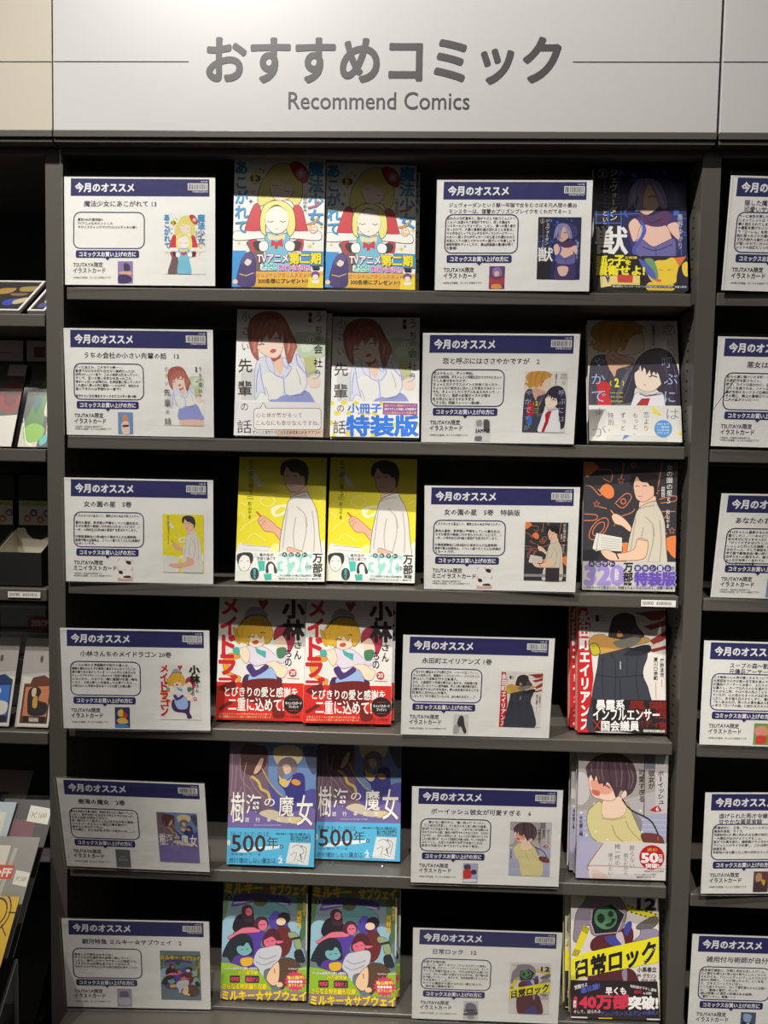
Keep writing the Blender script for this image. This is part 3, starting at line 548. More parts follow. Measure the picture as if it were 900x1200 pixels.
def art_sweater(P):
    P.fill((190,183,186)); P.b((172,164,158), [(80,60),(830,60),(830,300),(500,420),(90,520),(85,300)]); P.b((206,200,204), [(90,230),(170,250),(180,420),(90,470)])
    P.p((120,124,136), [(640,60),(725,60),(720,180),(640,180)]); P.r((204,198,200), 720, 70, 820, 540); P.p((176,176,204), [(600,560),(810,540),(800,1085),(70,1085),(85,540),(180,560)])
    for y in (580, 620, 660, 700, 850, 940): P.l((206,206,224), 5, [(80,y),(805,y+15)])
    P.l((60,50,56), 6, [(634,70),(628,560)]); P.b((222,216,210), [(230,450),(210,500),(240,520)])
    P.b((150,142,150), [(500,500),(560,540),(610,600),(600,700),(540,640)])
    P.b((224,212,152), [(220,480),(270,445),(320,500),(440,500),(490,450),(540,560),(600,690),(680,840),(640,1085),(330,1085),(260,800),(200,730),(165,620),(175,530)], (130,116,76), 5)
    P.b((250,216,192), [(290,455),(330,420),(430,405),(485,480),(465,555),(370,585),(290,560)], (160,110,90), 3)
    P.l((190,176,116), 8, [(280,580),(370,595),(480,570)], True); P.l((180,166,108), 8, [(370,640),(400,720),(460,770)], True); P.l((180,166,108), 7, [(480,600),(520,680),(600,760)], True)
    P.b((250,218,194), [(180,300),(200,225),(280,210),(380,280),(408,405),(350,442),(262,425),(212,402)], (170,100,84), 4)
    P.b((240,170,146), [(190,300),(230,270),(340,310),(380,350),(330,390),(230,370)]); P.b((212,112,98), [(204,352),(268,368),(262,402),(218,392)])
    P.b((84,64,72), [(158,180),(230,95),(350,62),(470,80),(545,155),(568,270),(530,370),(470,400),(478,360),(440,350),(405,412),(370,330),(330,290),(290,300),(262,300),(250,250),(215,230),(190,235)], (50,38,44), 4)
    P.p((84,64,72), [(158,180),(170,260),(200,235),(222,290),(240,240),(262,312),(285,270),(300,330),(335,285),(372,345),(400,420),(440,352),(478,372),(470,405),(530,372),(520,300),(400,200),(230,120)])
    for q in ([(300,90),(285,190),(300,280)], [(430,90),(450,220),(440,330)], [(200,150),(205,210)], [(520,180),(540,260),(520,340)]): P.l((132,108,116), 7, q, True)
    for q in ([(340,80),(345,200),(370,320)], [(240,110),(225,190)], [(470,100),(490,220),(480,350)]): P.l((54,40,46), 5, q, True)
    for q in ([(260,110),(250,200),(270,270)], [(380,90),(400,200),(410,330)], [(480,130),(510,240),(500,340)]): P.l((112,90,100), 9, q, True)
    P.l((60,50,80), 8, [(305,310),(330,322),(350,338)]); P.l((60,50,80), 7, [(205,250),(225,262)])
    P.b((250,216,192), [(445,400),(475,355),(488,390),(460,420)])
    P.l((70,52,56), 12, [(450,425),(520,510),(640,570),(700,620),(745,715)], True); P.b((122,68,62), [(610,705),(760,718),(782,810),(640,785)], (60,40,40), 4); P.l((220,110,60), 8, [(740,730),(742,760)])
    for x, y in ((600,520),(610,690),(235,690),(160,720),(330,755),(118,540)): P.e((244,240,244), x, y, 9, 9)
    K = (66,56,58)
    P.tv(K, 'ボーイッシュ', 735, 190, 790, 468, .005); P.tv(K, '彼女が', 662, 185, 716, 342, .005); P.tv(K, '可愛すぎる', 582, 182, 638, 448, .005)
    P.p((196,48,40), [(675,512),(715,482),(745,475),(772,515),(735,525)]); P.t((246,240,236), '6', 724, 486, 746, 518, .03)
    P.tv((80,72,76), '令丸夏二輪', 100, 562, 132, 722, .01)
def band_cream(P):
    P.p((224,218,216), [(255,768),(640,775),(810,785),(800,1095),(190,1085),(170,980)]); P.p((182,178,206), [(70,765),(290,770),(165,960),(190,1070),(70,1065)])
    P.l((176,130,112), 9, [(295,780),(170,960),(180,1000)], True); P.l((190,150,130), 7, [(165,985),(215,960),(560,975),(800,990)], True); P.b((226,200,186), [(200,1000),(260,1000),(340,1060),(210,1070)])
    T = (116,104,104)
    P.tv(T, '飾らない', 508, 795, 552, 985); P.tv(T, '君とだから', 458, 860, 500, 1042); P.tv(T, '精一杯の', 388, 785, 436, 962); P.tv(T, '僕でいたい', 335, 858, 374, 1042)
    P.e((196,38,44), 690, 895, 102, 100); P.t((240,150,60), '累計', 652, 820, 736, 846, .03); P.t((250,246,242), '50', 608, 862, 738, 936, .05); P.tv((250,246,242), '万部', 742, 868, 778, 938, .03); P.t((250,246,242), '突破!', 640, 944, 748, 982, .04)
    P.t((110,100,104), '中学時代から大好評', 630, 1000, 785, 1015, .01, res=1); P.t((110,100,104), 'ボーイッシュ彼女コミックス第6巻', 548, 1026, 722, 1040, .01, res=1); P.t((110,100,104), '最新刊です', 566, 1048, 718, 1060, .01, res=1)
def art_crowd(P):
    P.fill((112,128,136)); P.p((84,112,76), [(85,38),(145,120),(100,360),(60,740),(50,740),(50,38)]); P.p((84,112,76), [(710,140),(790,130),(785,480),(740,560),(705,400)]); P.r((204,198,190), 785, 60, 812, 620)
    P.r((84,112,76), 85, 35, 815, 130)
    Y = (226,178,44)
    P.t(Y, 'ミルキー', 102, 42, 416, 126, .07); P.t(Y, 'サブウェイ', 480, 52, 786, 142, .07); star(P, (206,60,40), 448, 92, 32, .45, 5); P.t((226,230,226), 'MILKY SUBWAY', 362, 136, 540, 152, .01, res=1)
    P.e((50,54,46), 135, 168, 24, 22); P.t((206,200,70), '2', 127, 156, 143, 180, .03)
    P.b((78,62,130), [(165,205),(200,142),(400,130),(610,160),(642,235),(400,200),(170,245)]); P.l((140,146,156), 14, [(175,215),(400,190),(635,225)], True)
    P.b((152,190,206), [(80,370),(190,330),(180,440),(140,520),(100,640),(70,640)]); P.b((152,190,206), [(640,380),(745,400),(730,500),(780,700),(620,690),(640,500)])
    P.b((86,128,134), [(345,220),(460,182),(560,222),(645,290),(600,345),(480,340),(350,360)], (50,70,76), 4); P.e((78,76,58), 400, 200, 56, 44); P.b((84,72,160), [(470,350),(540,280),(640,420),(500,430)])
    P.b((46,40,48), [(165,440),(190,340),(260,300),(345,340),(345,440),(250,480)]); P.b((72,46,56), [(240,270),(270,230),(320,235),(345,310),(330,370),(262,360)]); P.e((206,114,130), 302, 288, 28, 34)
    P.b((92,68,164), [(290,470),(440,455),(400,560),(420,600),(330,600)])
    P.b((228,118,142), [(122,508),(190,465),(260,425),(380,425),(390,462),(260,475),(150,520)], (130,60,80), 4); P.b((82,50,60), [(345,390),(380,335),(440,335),(470,385),(440,440),(360,430)]); P.e((228,118,142), 420, 402, 38, 44)
    P.e((50,42,46), 600, 342, 54, 50); P.e((238,208,178), 575, 372, 40, 32); P.l((60,46,46), 12, [(545,405),(570,412),(600,405)])
    P.b((112,52,52), [(545,440),(600,410),(650,430),(672,530),(640,640),(570,670),(550,560)]); P.b((152,168,124), [(640,462),(705,470),(752,560),(742,612),(700,602),(680,530),(640,500)], (70,76,60), 4); P.b((52,52,58), [(690,625),(750,610),(782,705),(740,720),(700,700)]); P.l((52,52,58), 20, [(665,520),(740,505)])
    P.b((96,66,150), [(150,690),(220,640),(340,600),(400,640),(350,760),(180,770)]); P.b((46,52,60), [(75,660),(140,530),(240,472),(320,505),(345,610),(330,660),(200,660),(150,720),(120,680)]); P.e((124,180,184), 265, 605, 66, 56)
    P.b((46,52,60), [(180,610),(200,520),(290,500),(340,580),(330,610),(290,545),(260,580),(215,580)]); P.b((232,182,58), [(235,690),(330,680),(325,740),(250,750)])
    P.b((88,46,54), [(420,520),(470,435),(545,445),(580,540),(530,590),(430,580)]); P.e((232,112,138), 482, 545, 52, 52); P.b((88,46,54), [(425,530),(470,450),(540,470),(540,530),(500,500),(450,520)]); P.b((232,112,138), [(535,535),(600,540),(550,560)])
    P.b((206,206,214), [(340,720),(380,615),(450,590),(560,575),(582,640),(535,745),(440,785),(430,860),(390,860),(390,780)], (110,110,120), 4)
    for q in ([(380,660),(440,690),(540,660)], [(360,710),(430,740),(530,700)]): P.l((150,150,162), 7, q, True)
    for x, y in ((245,612),(290,608),(462,540),(505,535),(405,398),(432,396),(295,285)): P.l((60,44,50), 5, [(x-11,y),(x+11,y-2)])
    P.b((98,74,62), [(540,730),(600,682),(690,692),(765,790),(740,900),(600,940),(555,890)], (50,40,36), 4); P.b((246,204,164), [(475,790),(555,712),(560,860),(515,915),(455,865)], (120,80,60), 4); P.e((246,204,164), 565, 905, 28, 22); P.l((60,46,46), 6, [(520,770),(525,810)])
    P.tv(Y, '亀山陽平', 758, 190, 782, 330, .02, res=1); P.tv(Y, '河野丼', 708, 275, 750, 425, .03)
def band_lime(P):
    G = (150,192,58)
    P.p(G, [(55,720),(160,730),(400,800),(470,900),(500,945),(480,1040),(50,1040)]); P.p(G, [(735,760),(800,745),(800,1050),(480,1050),(600,940)]); P.p((152,130,140), [(60,940),(795,960),(795,1050),(55,1040)])
    P.t((246,244,236), 'YouTube総再生回数2.0億超&', 92, 758, 376, 782, .02, (60,70,40), .05, res=1); P.t((246,232,70), '20万部突破', 212, 784, 382, 822, .03, (80,80,40), .05)
    for x0, x1, s in ((150,220,'発売即'), (280,384,'重版だよ')): rrect(P, (60,44,50), x0-8, 830, x1+8, 890, 10); P.t((226,80,116), s, x0, 842, x1, 880, .05, res=1)
    Y = (244,216,50)
    P.t(Y, 'さらなる特別編も収録', 82, 895, 456, 945, .05, (120,110,40), .05); P.t(Y, 'ミルキー☆サブウェイ', 78, 955, 792, 1032, .06, (140,110,90), .05)
    P.p((226,70,110), [(700+(100 if i % 2 else 78)*math.cos(i*math.pi/16), 872+(88 if i % 2 else 68)*math.sin(i*math.pi/16)) for i in range(32)])
    P.t((246,230,70), '亀山陽平!', 632, 828, 772, 856, .04)
    for i in range(5): P.e((246,240,240), 650+i*25, 876, 12, 12)
    P.t((246,230,70), '描下ろし付!', 640, 894, 765, 918, .03); P.t((246,246,240), 'Kadokawa Comics A', 642, 760, 790, 774, .01, res=1)
def tape(P, quad, n):
    P.p((234,218,48), quad); A, B, Cc, D = quad
    for k in range(n):
        for e0, e1, s in ((A, B, 1), (D, Cc, -1)):
            t = (k+.25)/n; t2 = (k+.7)/n
            x, y = e0[0]+(e1[0]-e0[0])*t, e0[1]+(e1[1]-e0[1])*t; x2, y2 = e0[0]+(e1[0]-e0[0])*t2, e0[1]+(e1[1]-e0[1])*t2
            ix, iy = ((D[0]-A[0])*.2*s, (D[1]-A[1])*.2*s); P.p((44,40,40), [(x,y),(x2,y2),(x2+ix,y2+iy),(x+ix,y+iy)])
def art_tape(P):
    P.fill((224,216,212))
    tape(P, [(480,125),(815,220),(805,270),(470,178)], 9); tape(P, [(140,70),(262,75),(240,105),(150,90)], 3)
    P.b((146,132,148), [(210,140),(255,72),(470,72),(560,210),(480,400),(290,400),(255,320),(205,350),(190,440),(150,460),(125,430),(130,360),(150,220)], (80,70,80), 5)
    tape(P, [(212,315),(258,345),(165,570),(112,560)], 6)
    P.b((96,46,52), [(265,460),(330,400),(480,370),(560,320),(605,340),(612,430),(560,500),(300,530)]); P.b((72,78,156), [(380,415),(470,400),(530,470),(440,480)]); P.b((72,78,156), [(545,310),(592,280),(600,330),(560,400),(540,370)])
    P.b((206,190,200), [(470,400),(520,370),(545,470),(520,470)])
    P.p((38,44,46), [(280,195),(440,145),(545,225),(480,375),(300,392),(268,300)]); P.l((196,170,180), 9, [(280,195),(268,300),(300,392),(480,375),(545,225),(440,145)])
    P.e((90,138,100), 388, 258, 94, 92); P.e((40,56,50), 350, 262, 30, 40); P.e((40,56,50), 430, 225, 24, 26); P.b((40,56,50), [(385,310),(430,290),(440,260),(468,270),(440,320),(400,330)])
    P.b((112,106,104), [(640,320),(700,275),(790,235),(815,275),(770,330),(655,345)], (60,56,56), 4); P.b((156,146,168), [(610,445),(665,395),(680,345),(800,345),(812,405),(690,430)], (90,80,96), 4)
    P.b((92,48,54), [(240,760),(300,720),(540,660),(650,740),(700,1090),(300,1090)]); P.b((150,138,160), [(520,690),(560,670),(560,770),(535,770)]); P.b((70,66,130), [(420,1000),(560,900),(600,1090),(440,1090)])
    P.t((54,44,50), '12', 648, 95, 792, 182, .04)
    P.p((242,230,44), [(100,592),(200,545),(820,402),(820,612),(300,712),(105,762)])
    P.t((40,36,38), '日常ロック', 0, 0, 1, 1, .045, quad=[(145,605),(795,432),(790,612),(150,745)])
    for i in range(10): P.e((206,200,180), 690+i*12, 630-i*17, 6, 7); P.e((206,200,180), 125+i*9, 720-i*17, 6, 7)
    P.tv((70,60,60), '', 0, 0, 1, 1) if False else None
    P.t((60,52,52), '小黒春立', 645, 652, 800, 692, .02); P.t((60,52,52), 'グラソン', 690, 704, 798, 742, .02); P.t((150,60,60), '漫画', 642, 708, 672, 728, .02, res=1); P.t((90,80,80), '原作 白亜', 676, 748, 798, 768, .01, res=1)
def band_dark(P):
    P.p((50,40,44), [(100,755),(805,768),(830,1090),(100,1060)])
    P.t((236,232,226), '覚醒せよ', 0, 0, 1, 1, .02, quad=[(130,800),(235,772),(240,802),(138,832)]); P.t((86,104,206), '進化論!', 0, 0, 1, 1, .03, quad=[(182,818),(335,775),(342,822),(190,862)])
    P.t((248,244,240), '早くも', 388, 815, 552, 872, .04); P.t((246,240,236), '特別描き下ろし漫画', 0, 0, 1, 1, .02, res=1, quad=[(588,792),(798,828),(796,852),(586,815)]); P.t((206,50,60), '限定', 620, 838, 682, 866, .03, res=1); P.t((240,236,232), 'も収録!', 690, 852, 760, 874, .02, res=1)
    P.t((214,60,84), '140万部', 135, 872, 572, 982, .06); P.t((250,246,244), '突破!', 575, 888, 808, 990, .055); P.tv((246,240,236), '累計', 122, 915, 150, 972, .03, res=1)
    P.t((240,236,232), 'そして、迫られる', 128, 990, 345, 1018, .01); P.t((96,108,200), 'アンノウンスエデンの洗礼!!', 348, 1004, 812, 1038, .01)
    P.p((216,212,206), [(108,1040),(240,1046),(240,1058),(108,1052)]); P.p((226,206,50), [(330,1052),(440,1056),(438,1066),(330,1062)]); P.p((226,222,216), [(720,1066),(828,1070),(828,1082),(720,1078)])
def art_night_blue(P):
    P.fill((40,44,86)); P.p((40,38,44), [(35,68),(260,68),(300,800),(300,1130),(40,1130)]); B = (70,112,206)
    for q in ([(50,390),(270,395)], [(50,490),(430,480)], [(48,560),(270,560)], [(270,400),(275,800)], [(60,630),(60,400)], [(720,480),(720,800)], [(760,620),(820,640)], [(770,500),(780,830)], [(700,650),(830,660)], [(440,440),(440,520)], [(250,120),(250,360)], [(320,210),(440,180)], [(160,400),(165,640)], [(650,500),(820,520)]): P.l(B, 7, q)
    for x, y, r in ((270,130,24),(385,155,24),(640,130,14),(560,110,10),(740,470,26),(660,480,20)): P.e((74,104,190), x, y, r, r)
    P.b((70,58,110), [(330,640),(420,500),(540,560),(660,470),(760,540),(790,700),(740,860),(740,1130),(380,1130),(390,860)])
    P.b((236,196,176), [(335,570),(390,520),(450,590),(430,660),(380,720),(350,650)], (120,80,90), 4); P.b((236,196,176), [(660,580),(740,550),(765,620),(760,700),(700,650)], (120,80,90), 4)
    P.b((236,194,174), [(430,600),(520,570),(650,580),(700,690),(710,780),(620,830),(480,830),(410,760)], (120,80,90), 4)
    P.b((112,106,164), [(395,745),(450,700),(540,760),(640,720),(720,690),(735,780),(700,860),(430,860)], (60,54,100), 5)
    P.b((236,194,174), [(420,930),(520,900),(620,930),(580,1060),(470,1060)]); P.b((92,58,98), [(425,480),(520,500),(650,450),(690,520),(640,580),(545,590),(470,560)])
    P.b((218,180,160), [(430,410),(470,240),(520,230),(590,390),(570,440),(492,492),(430,460)], (90,64,76), 4)
    P.l((70,50,60), 9, [(500,340),(535,328),(575,340)]); P.l((150,80,90), 8, [(450,432),(475,436),(492,428)])
    P.b((64,60,110), [(560,190),(680,190),(752,280),(752,390),(690,440),(600,430),(640,330)])
    P.b((140,136,176), [(338,440),(335,330),(370,230),(430,180),(530,178),(600,220),(650,330),(660,430),(600,420),(560,300),(505,225),(460,330),(450,430),(390,460),(420,330)], (70,64,110), 5)
    P.l((176,172,206), 8, [(400,250),(380,330),(390,430)], True); P.l((176,172,206), 8, [(540,220),(600,320),(630,400)], True)
    for q in ([(350,300),(345,380),(360,440)], [(430,200),(400,300),(410,400)], [(470,210),(450,290)], [(560,210),(620,310),(650,400)], [(700,230),(735,300),(730,380)]): P.l((104,98,146), 6, q, True)
    for q in ([(470,500),(520,560),(620,520)], [(450,760),(560,790),(700,740)], [(560,770),(570,840)]): P.l((60,44,80), 5, q, True)
    P.l((84,90,176), 30, [(430,540),(470,620),(420,720),(380,780),(390,830)], True); P.l((84,90,176), 14, [(330,430),(300,480),(330,510)], True); P.l((150,160,220), 8, [(450,580),(440,660),(400,720)], True)
    W = (238,236,232)
    P.tv(W, 'ジェヴォーダン', 168, 98, 242, 545, .005); P.tv(W, 'という', 112, 450, 158, 612); P.tv((150,150,164), 'GEVAUDAN', 118, 190, 160, 440, 0)
    P.t(W, '獣', 55, 590, 325, 825, .02); P.e((200,200,206), 110, 140, 40, 42); P.e((40,38,44), 110, 140, 35, 37); P.t(W, '2', 96, 120, 124, 162)
    P.tv((206,206,226), '鹿野ゆかり', 748, 480, 792, 780, 0)
def band_night(P):
    P.p((34,32,34), [(36,830),(400,830),(480,870),(560,1130),(40,1130)]); P.p((44,40,58), [(440,840),(840,840),(840,1130),(480,1130)])
    Y = (240,206,66)
    P.b(Y, [(495,960),(560,880),(640,872),(700,850),(760,880),(740,1000),(720,1070),(560,1070),(500,1010)], (120,84,40), 4); P.p((226,120,70), [(720,855),(820,840),(760,930)]); P.b(Y, [(785,910),(835,890),(838,1005),(795,990)]); P.b(Y, [(510,1060),(700,1070),(700,1130),(500,1130)])
    P.l((170,126,60), 6, [(590,950),(620,960)]); P.l((170,126,60), 6, [(660,960),(690,950)])
    P.b((120,156,112), [(465,872),(540,868),(582,980),(575,1060),(540,960)]); P.b((90,100,180), [(420,870),(460,880),(540,960),(570,1050),(480,980)])
    P.b((226,110,90), [(540,1030),(610,1040),(590,1060)]); P.p((238,212,120), [(175,1010),(430,1005),(430,1090),(175,1095)]); P.p((198,76,66), [(238,1000),(372,1000),(368,1065),(242,1065)]); P.p((236,214,140), [(95,1015),(165,1010),(180,1095),(100,1110)]); P.p((80,66,150), [(135,1010),(170,1020),(165,1080)])
    T = (246,230,44)
    for ch, q in (('狐',(62,842,155,920)),('っ',(160,868,205,915)),('子',(212,838,300,918)),('を',(305,875,352,915))): P.t(T, ch, *q, .05)
    P.t(T, '護衛せよ!', 62, 922, 468, 1004, .05); P.t((226,206,80), 'お姫様', 305, 845, 405, 866, .04, res=1)
    P.p((44,40,56), [(190,1084),(830,1088),(830,1108),(190,1104)]); P.t((226,226,232), '最凶最強のモンスターヒロインが牢獄を脱け出す大人気作、待望の続刊!', 200, 1088, 822, 1106, .01, res=1)
Q = {'red_blue':[(75,45),(845,52),(828,1150),(45,1138)], 'lilac':[(60,52),(815,68),(790,1145),(28,1130)], 'special':[(75,45),(842,58),(828,1112),(46,1104)],
 'uniforms':[(60,72),(815,82),(860,1098),(72,1095)], 'yellow':[(75,42),(823,42),(805,1100),(42,1100)], 'blackboard':[(35,50),(845,60),(828,1140),(32,1130)],
 'frill':[(52,52),(795,58),(755,1090),(22,1085)], 'coat':[(95,55),(822,65),(835,1115),(75,1105)], 'twilight':[(82,60),(800,85),(780,1060),(70,1040)],
 'sweater':[(100,60),(828,65),(800,1085),(72,1058)], 'crowd':[(88,38),(800,55),(792,1035),(60,1025)], 'tape':[(105,70),(820,70),(825,1085),(105,1052)], 'night':[(35,68),(820,70),(832,1128),(45,1130)]}
for _k, _e in (('frill',.025),('coat',.023),('twilight',.055),('crowd',.11),('tape',.046),('sweater',.005)):   # the shelf above hides a strip of these pages
    (a, b), (c, d), (e, f), (g, h) = Q[_k]; Q[_k] = [(a+(a-g)*_e, b+(b-h)*_e), (c+(c-e)*_e, d+(d-f)*_e), (e, f), (g, h)]
ART = {'red_blue':art_red_blue,'lilac':art_lilac_shirt,'special':art_lilac_shirt,'uniforms':art_two_uniforms,'yellow':art_yellow,'blackboard':art_blackboard,'frill':art_frill,'coat':art_dark_coat,'twilight':art_twilight,'sweater':art_sweater,'crowd':art_crowd,'tape':art_tape,'night':art_night_blue}
BAND = {'red_blue':(band_red_blue,.745),'lilac':(band_bubble,.735),'special':(band_special,.71),'uniforms':(band_two_uniforms,.715),'yellow':(band_teal,.772),'blackboard':(band_purple,.775),'frill':(band_red,.69),'coat':(band_black_red,.735),'twilight':(band_sky,.705),'sweater':(band_cream,.70),'crowd':(band_lime,.70),'tape':(band_dark,.69),'night':(band_night,.72)}
SPINE = {'red_blue':(226,222,214),'lilac':(226,222,216),'special':(226,222,216),'uniforms':(206,202,196),'yellow':(226,212,80),'blackboard':(70,68,74),'frill':(226,222,214),'coat':(196,50,50),'twilight':(110,112,150),'sweater':(196,190,190),'crowd':(110,140,80),'tape':(216,208,120),'night':(52,54,90)}
Print.STEP = 0.000009
ZS = [1.7412, 1.5335, 1.3258, 1.1174, 0.9080, 0.7012]; TH = 0.0183
# ------------------------------------------------------------------ room: floor and wall behind the shelving
M_FLOOR = principled('floor_vinyl', (70, 65, 60), 0.35, 0, 0, (14, 0.05, 0.002)); M_WALL = principled('wall_paint', (60, 58, 56), 0.7)
tag(MB().box((-2.6,-4.2,-0.05), (2.6,0.5,0), M_FLOOR).build('floor'), kind='structure')
tag(MB().box((-2.6,0.42,0), (2.6,0.5,2.6), M_WALL).build('wall_back'), kind='structure')
# ------------------------------------------------------------------ shelving bays
def upright(x, parent):
    m = MB().box((x-.0125, 0, 0), (x+.0125, .30, 1.9300), M_STEEL)
    for sx in (-1, 1):
        xs = x+sx*.01265
        for col in (.022,):
            for k in range(87):
                z = .70+k*.014
                m.box((min(xs, xs-sx*.001), col, z), (max(xs, xs-sx*.001), col+.008, z+.0035), M_SLOT)
    return m.build('upright_post', parent, 0.0012)
def shelf(x0, x1, z, parent, th=TH):
    m = MB().box((x0, 0, z-th), (x1, .27, z), M_STEEL)
    m.box((x0+.03, .20, z-th-.004), (x1-.03, .25, z-th+.001), M_STEEL)
    return m.build('shelf', parent, 0.0018)
bay = empty('display_shelving'); tag(bay, 'dark grey steel shelving bay in the middle holding six shelves of comics', 'shelf', 'shelving bays')
upright(-.45, bay); upright(.45, bay)
for i, z in enumerate(ZS): shelf(-.4335, .4305, z, bay, TH if i < 5 else .006)
MB().box((-.4370,.272,.0), (.4370,.285,1.930), M_BACK).build('back_panel', bay)
MB().box((-.4415,-.018,1.9305), (.4465,.30,1.9360), M_STEEL).box((-.4370,.0,1.921), (.4370,.014,1.9305), M_STEEL).build('canopy', bay, .001)
MB().box((-.4335,-.22,0), (.4305,.272,.6945), M_STEEL).build('base_deck', bay, .003)
LZ = [1.7032, 1.5137, 1.3138, 1.1036]
bl = empty('display_shelving'); tag(bl, 'dark grey steel shelving bay at the left edge holding bagged goods', 'shelf', 'shelving bays')
for z in LZ: shelf(-1.33, -.4645, z, bl)
MB().box((-1.337,.272,0), (-.4630,.285,1.930), M_BACK).build('back_panel', bl)
MB().box((-1.33,-.018,1.9305), (-.4435,.30,1.9360), M_STEEL).box((-1.33,.0,1.921), (-.4632,.014,1.9305), M_STEEL).build('canopy', bl, .001)
MB().box((-1.33,-.26,0), (-.4645,.272,.62), M_STEEL).build('base_deck', bl, .003)
upright(-1.35, bl)
RZ = [1.7429, 1.5306, 1.3238, 1.1159, .8985, .7000]
br = empty('display_shelving'); tag(br, 'dark grey steel shelving bay at the right edge with cards half in view', 'shelf', 'shelving bays')
for z in RZ: shelf(.4645, 1.33, z, br)
MB().box((.4630,.272,0), (1.337,.285,1.930), M_BACK).build('back_panel', br)
MB().box((.4508,-.018,1.9305), (1.33,.30,1.9360), M_STEEL).box((.4632,.0,1.921), (1.33,.014,1.9305), M_STEEL).build('canopy', br, .001)
MB().box((.4645,-.02,0), (1.33,.272,.68), M_STEEL).build('base_deck', br, .003)
upright(1.35, br)
# ------------------------------------------------------------------ header signs
def sign(x0, x1, mat, label):
    t = empty('header_sign', loc=((x0+x1)/2, -.02, 1.9365)); tag(t, label, 'sign', 'header signboards'); h = (x1-x0)/2
    MB().box((-h,0,.0090), (h,.05,.52), mat).build('panel', t, .0008)
    MB().box((-h,-.0012,0), (h,.05,.0090), M_STEEL).build('bottom_trim', t, .0006)
    return t
def sign_print(t, name, fn):
    P = Print(1, .52, lambda c: principled('sign_ink_%d_%d_%d' % c, c, .45)); P.y0 = -.0004
    x = t.location.x; P.page([(x-.5,2.4565), (x+.5,2.4565), (x+.5,1.9365), (x-.5,1.9365)]); fn(P)
    return P.build(name, t)
G1 = (70, 68, 70)
sc = sign(-.4410, .4468, M_SIGN, 'white header board over the middle bay with large black Japanese lettering')
sign_print(sc, 'title_lettering', lambda P: P.t(G1, 'おすすめコミック', -.2304, 2.0658, .2384, 2.0083, .034, res=4))
sign_print(sc, 'subtitle_lettering', lambda P: P.t(G1, 'Recommend Comics', -.1207, 1.9966, .1210, 1.9742, .004, res=4))
for a, b in ((-.4400, -.256), (.2554, .4460)): sign_print(sc, 'rule_line', lambda P: P.r(G1, a, 2.0361, b, 2.0350))
sl = sign(-1.335, -.4426, M_SIGN_L, 'cream header board with one thin line, left of the lettered board'); sign_print(sl, 'rule_line', lambda P: P.r(G1, -.892, 2.0359, -.4430, 2.0348))
sr = sign(.4506, 1.335, M_SIGN, 'pale header board with one thin line, right of the lettered board'); sign_print(sr, 'rule_line', lambda P: P.r(G1, .4510, 2.0363, .892, 2.0352))
# ------------------------------------------------------------------ comic books
POSES = {
 'L1':(-.3293,.0003,1.7440,.0241,.0103,.0078),'L2':(-.3295,.0013,1.5348,-.0004,-.0637,-.0010),'L3':(-.3293,-.0015,1.3266,.0319,-.0330,-.0007),'L4':(-.3304,-.0090,1.1159,.0368,-.0735,0),
 'L5':(-.3296,-.0072,.9089,-.0079,-.2175,-.0023),'L6':(-.3280,-.0081,.6994,.0414,-.1433,-.0081),'M1':(.1859,-.0018,1.7417,-.0104,-.0025,.0001),'M2':(.1719,-.0018,1.5338,-.0220,-.1572,.0026),
 'M3':(.1803,-.0022,1.3280,-.0519,-.1434,.0101),'M4':(.1519,-.0018,1.1186,.0204,-.1142,-.0038),'M5':(.1707,-.0082,.9058,.0002,-.1034,.0076),'M6':(.1766,-.0064,.7012,-.0026,-.1175,.0075),
 'R1':(.5720,-.0045,1.7432,.0173,-.0678,-.0134),'R2':(.5691,-.0033,1.5339,-.0188,-.0347,-.0117),'R3':(.5786,-.0031,1.3259,-.0371,-.1809,.0042),'R4':(.5710,-.0038,1.1176,-.0047,-.0071,-.0003),
 'R5':(.5788,-.0058,.9072,.0529,-.0263,.0108),'R6':(.5700,-.0081,.7011,.0019,-.0372,.0049),
 'B1a':(-.1395,.0157,1.7466,.0217,.0806,.0015),'B1b':(-.0103,.0274,1.7490,.0776,.1213,-.0020),'B1c':(.3661,.0164,1.7480,-.0074,.1636,.0008),'B2a':(-.1373,.0241,1.5387,.0182,.0795,-.0033),
 'B2b':(-.0002,.0333,1.5401,.0268,.2162,.0040),'B2c':(.3681,.0211,1.5400,-.0274,.2494,0),'B3a':(-.1315,.0136,1.3311,.0345,.2063,.0100),'B3b':(-.0020,.0307,1.3307,.0242,.1635,-.0070),
 'B3c':(.3645,.0164,1.3295,-.0700,.0200,.0130),'B4a':(-.1617,.0267,1.1224,.0375,.1088,-.0046),'B4b':(-.0323,.0220,1.1233,.0641,.1165,-.0100),'B4c':(.3642,.0199,1.1223,.0472,.1307,-.0057),
 'B5a':(-.1400,.0090,.9128,.0080,.0800,-.0030),'B5b':(-.0146,.0344,.9125,-.0183,.1636,.0100),'B5c':(.3670,.0081,.9126,.0111,.0406,-.0004),'B6a':(-.1490,.0126,.7058,-.0067,.1690,.0200),
 'B6b':(-.0168,.0103,.7052,.0064,.1792,.0038),'B6c':(.3660,.0042,.7055,.0135,.1307,.0031)}
BW, BH, BT = .128, .182, .0145
PROTO = {}
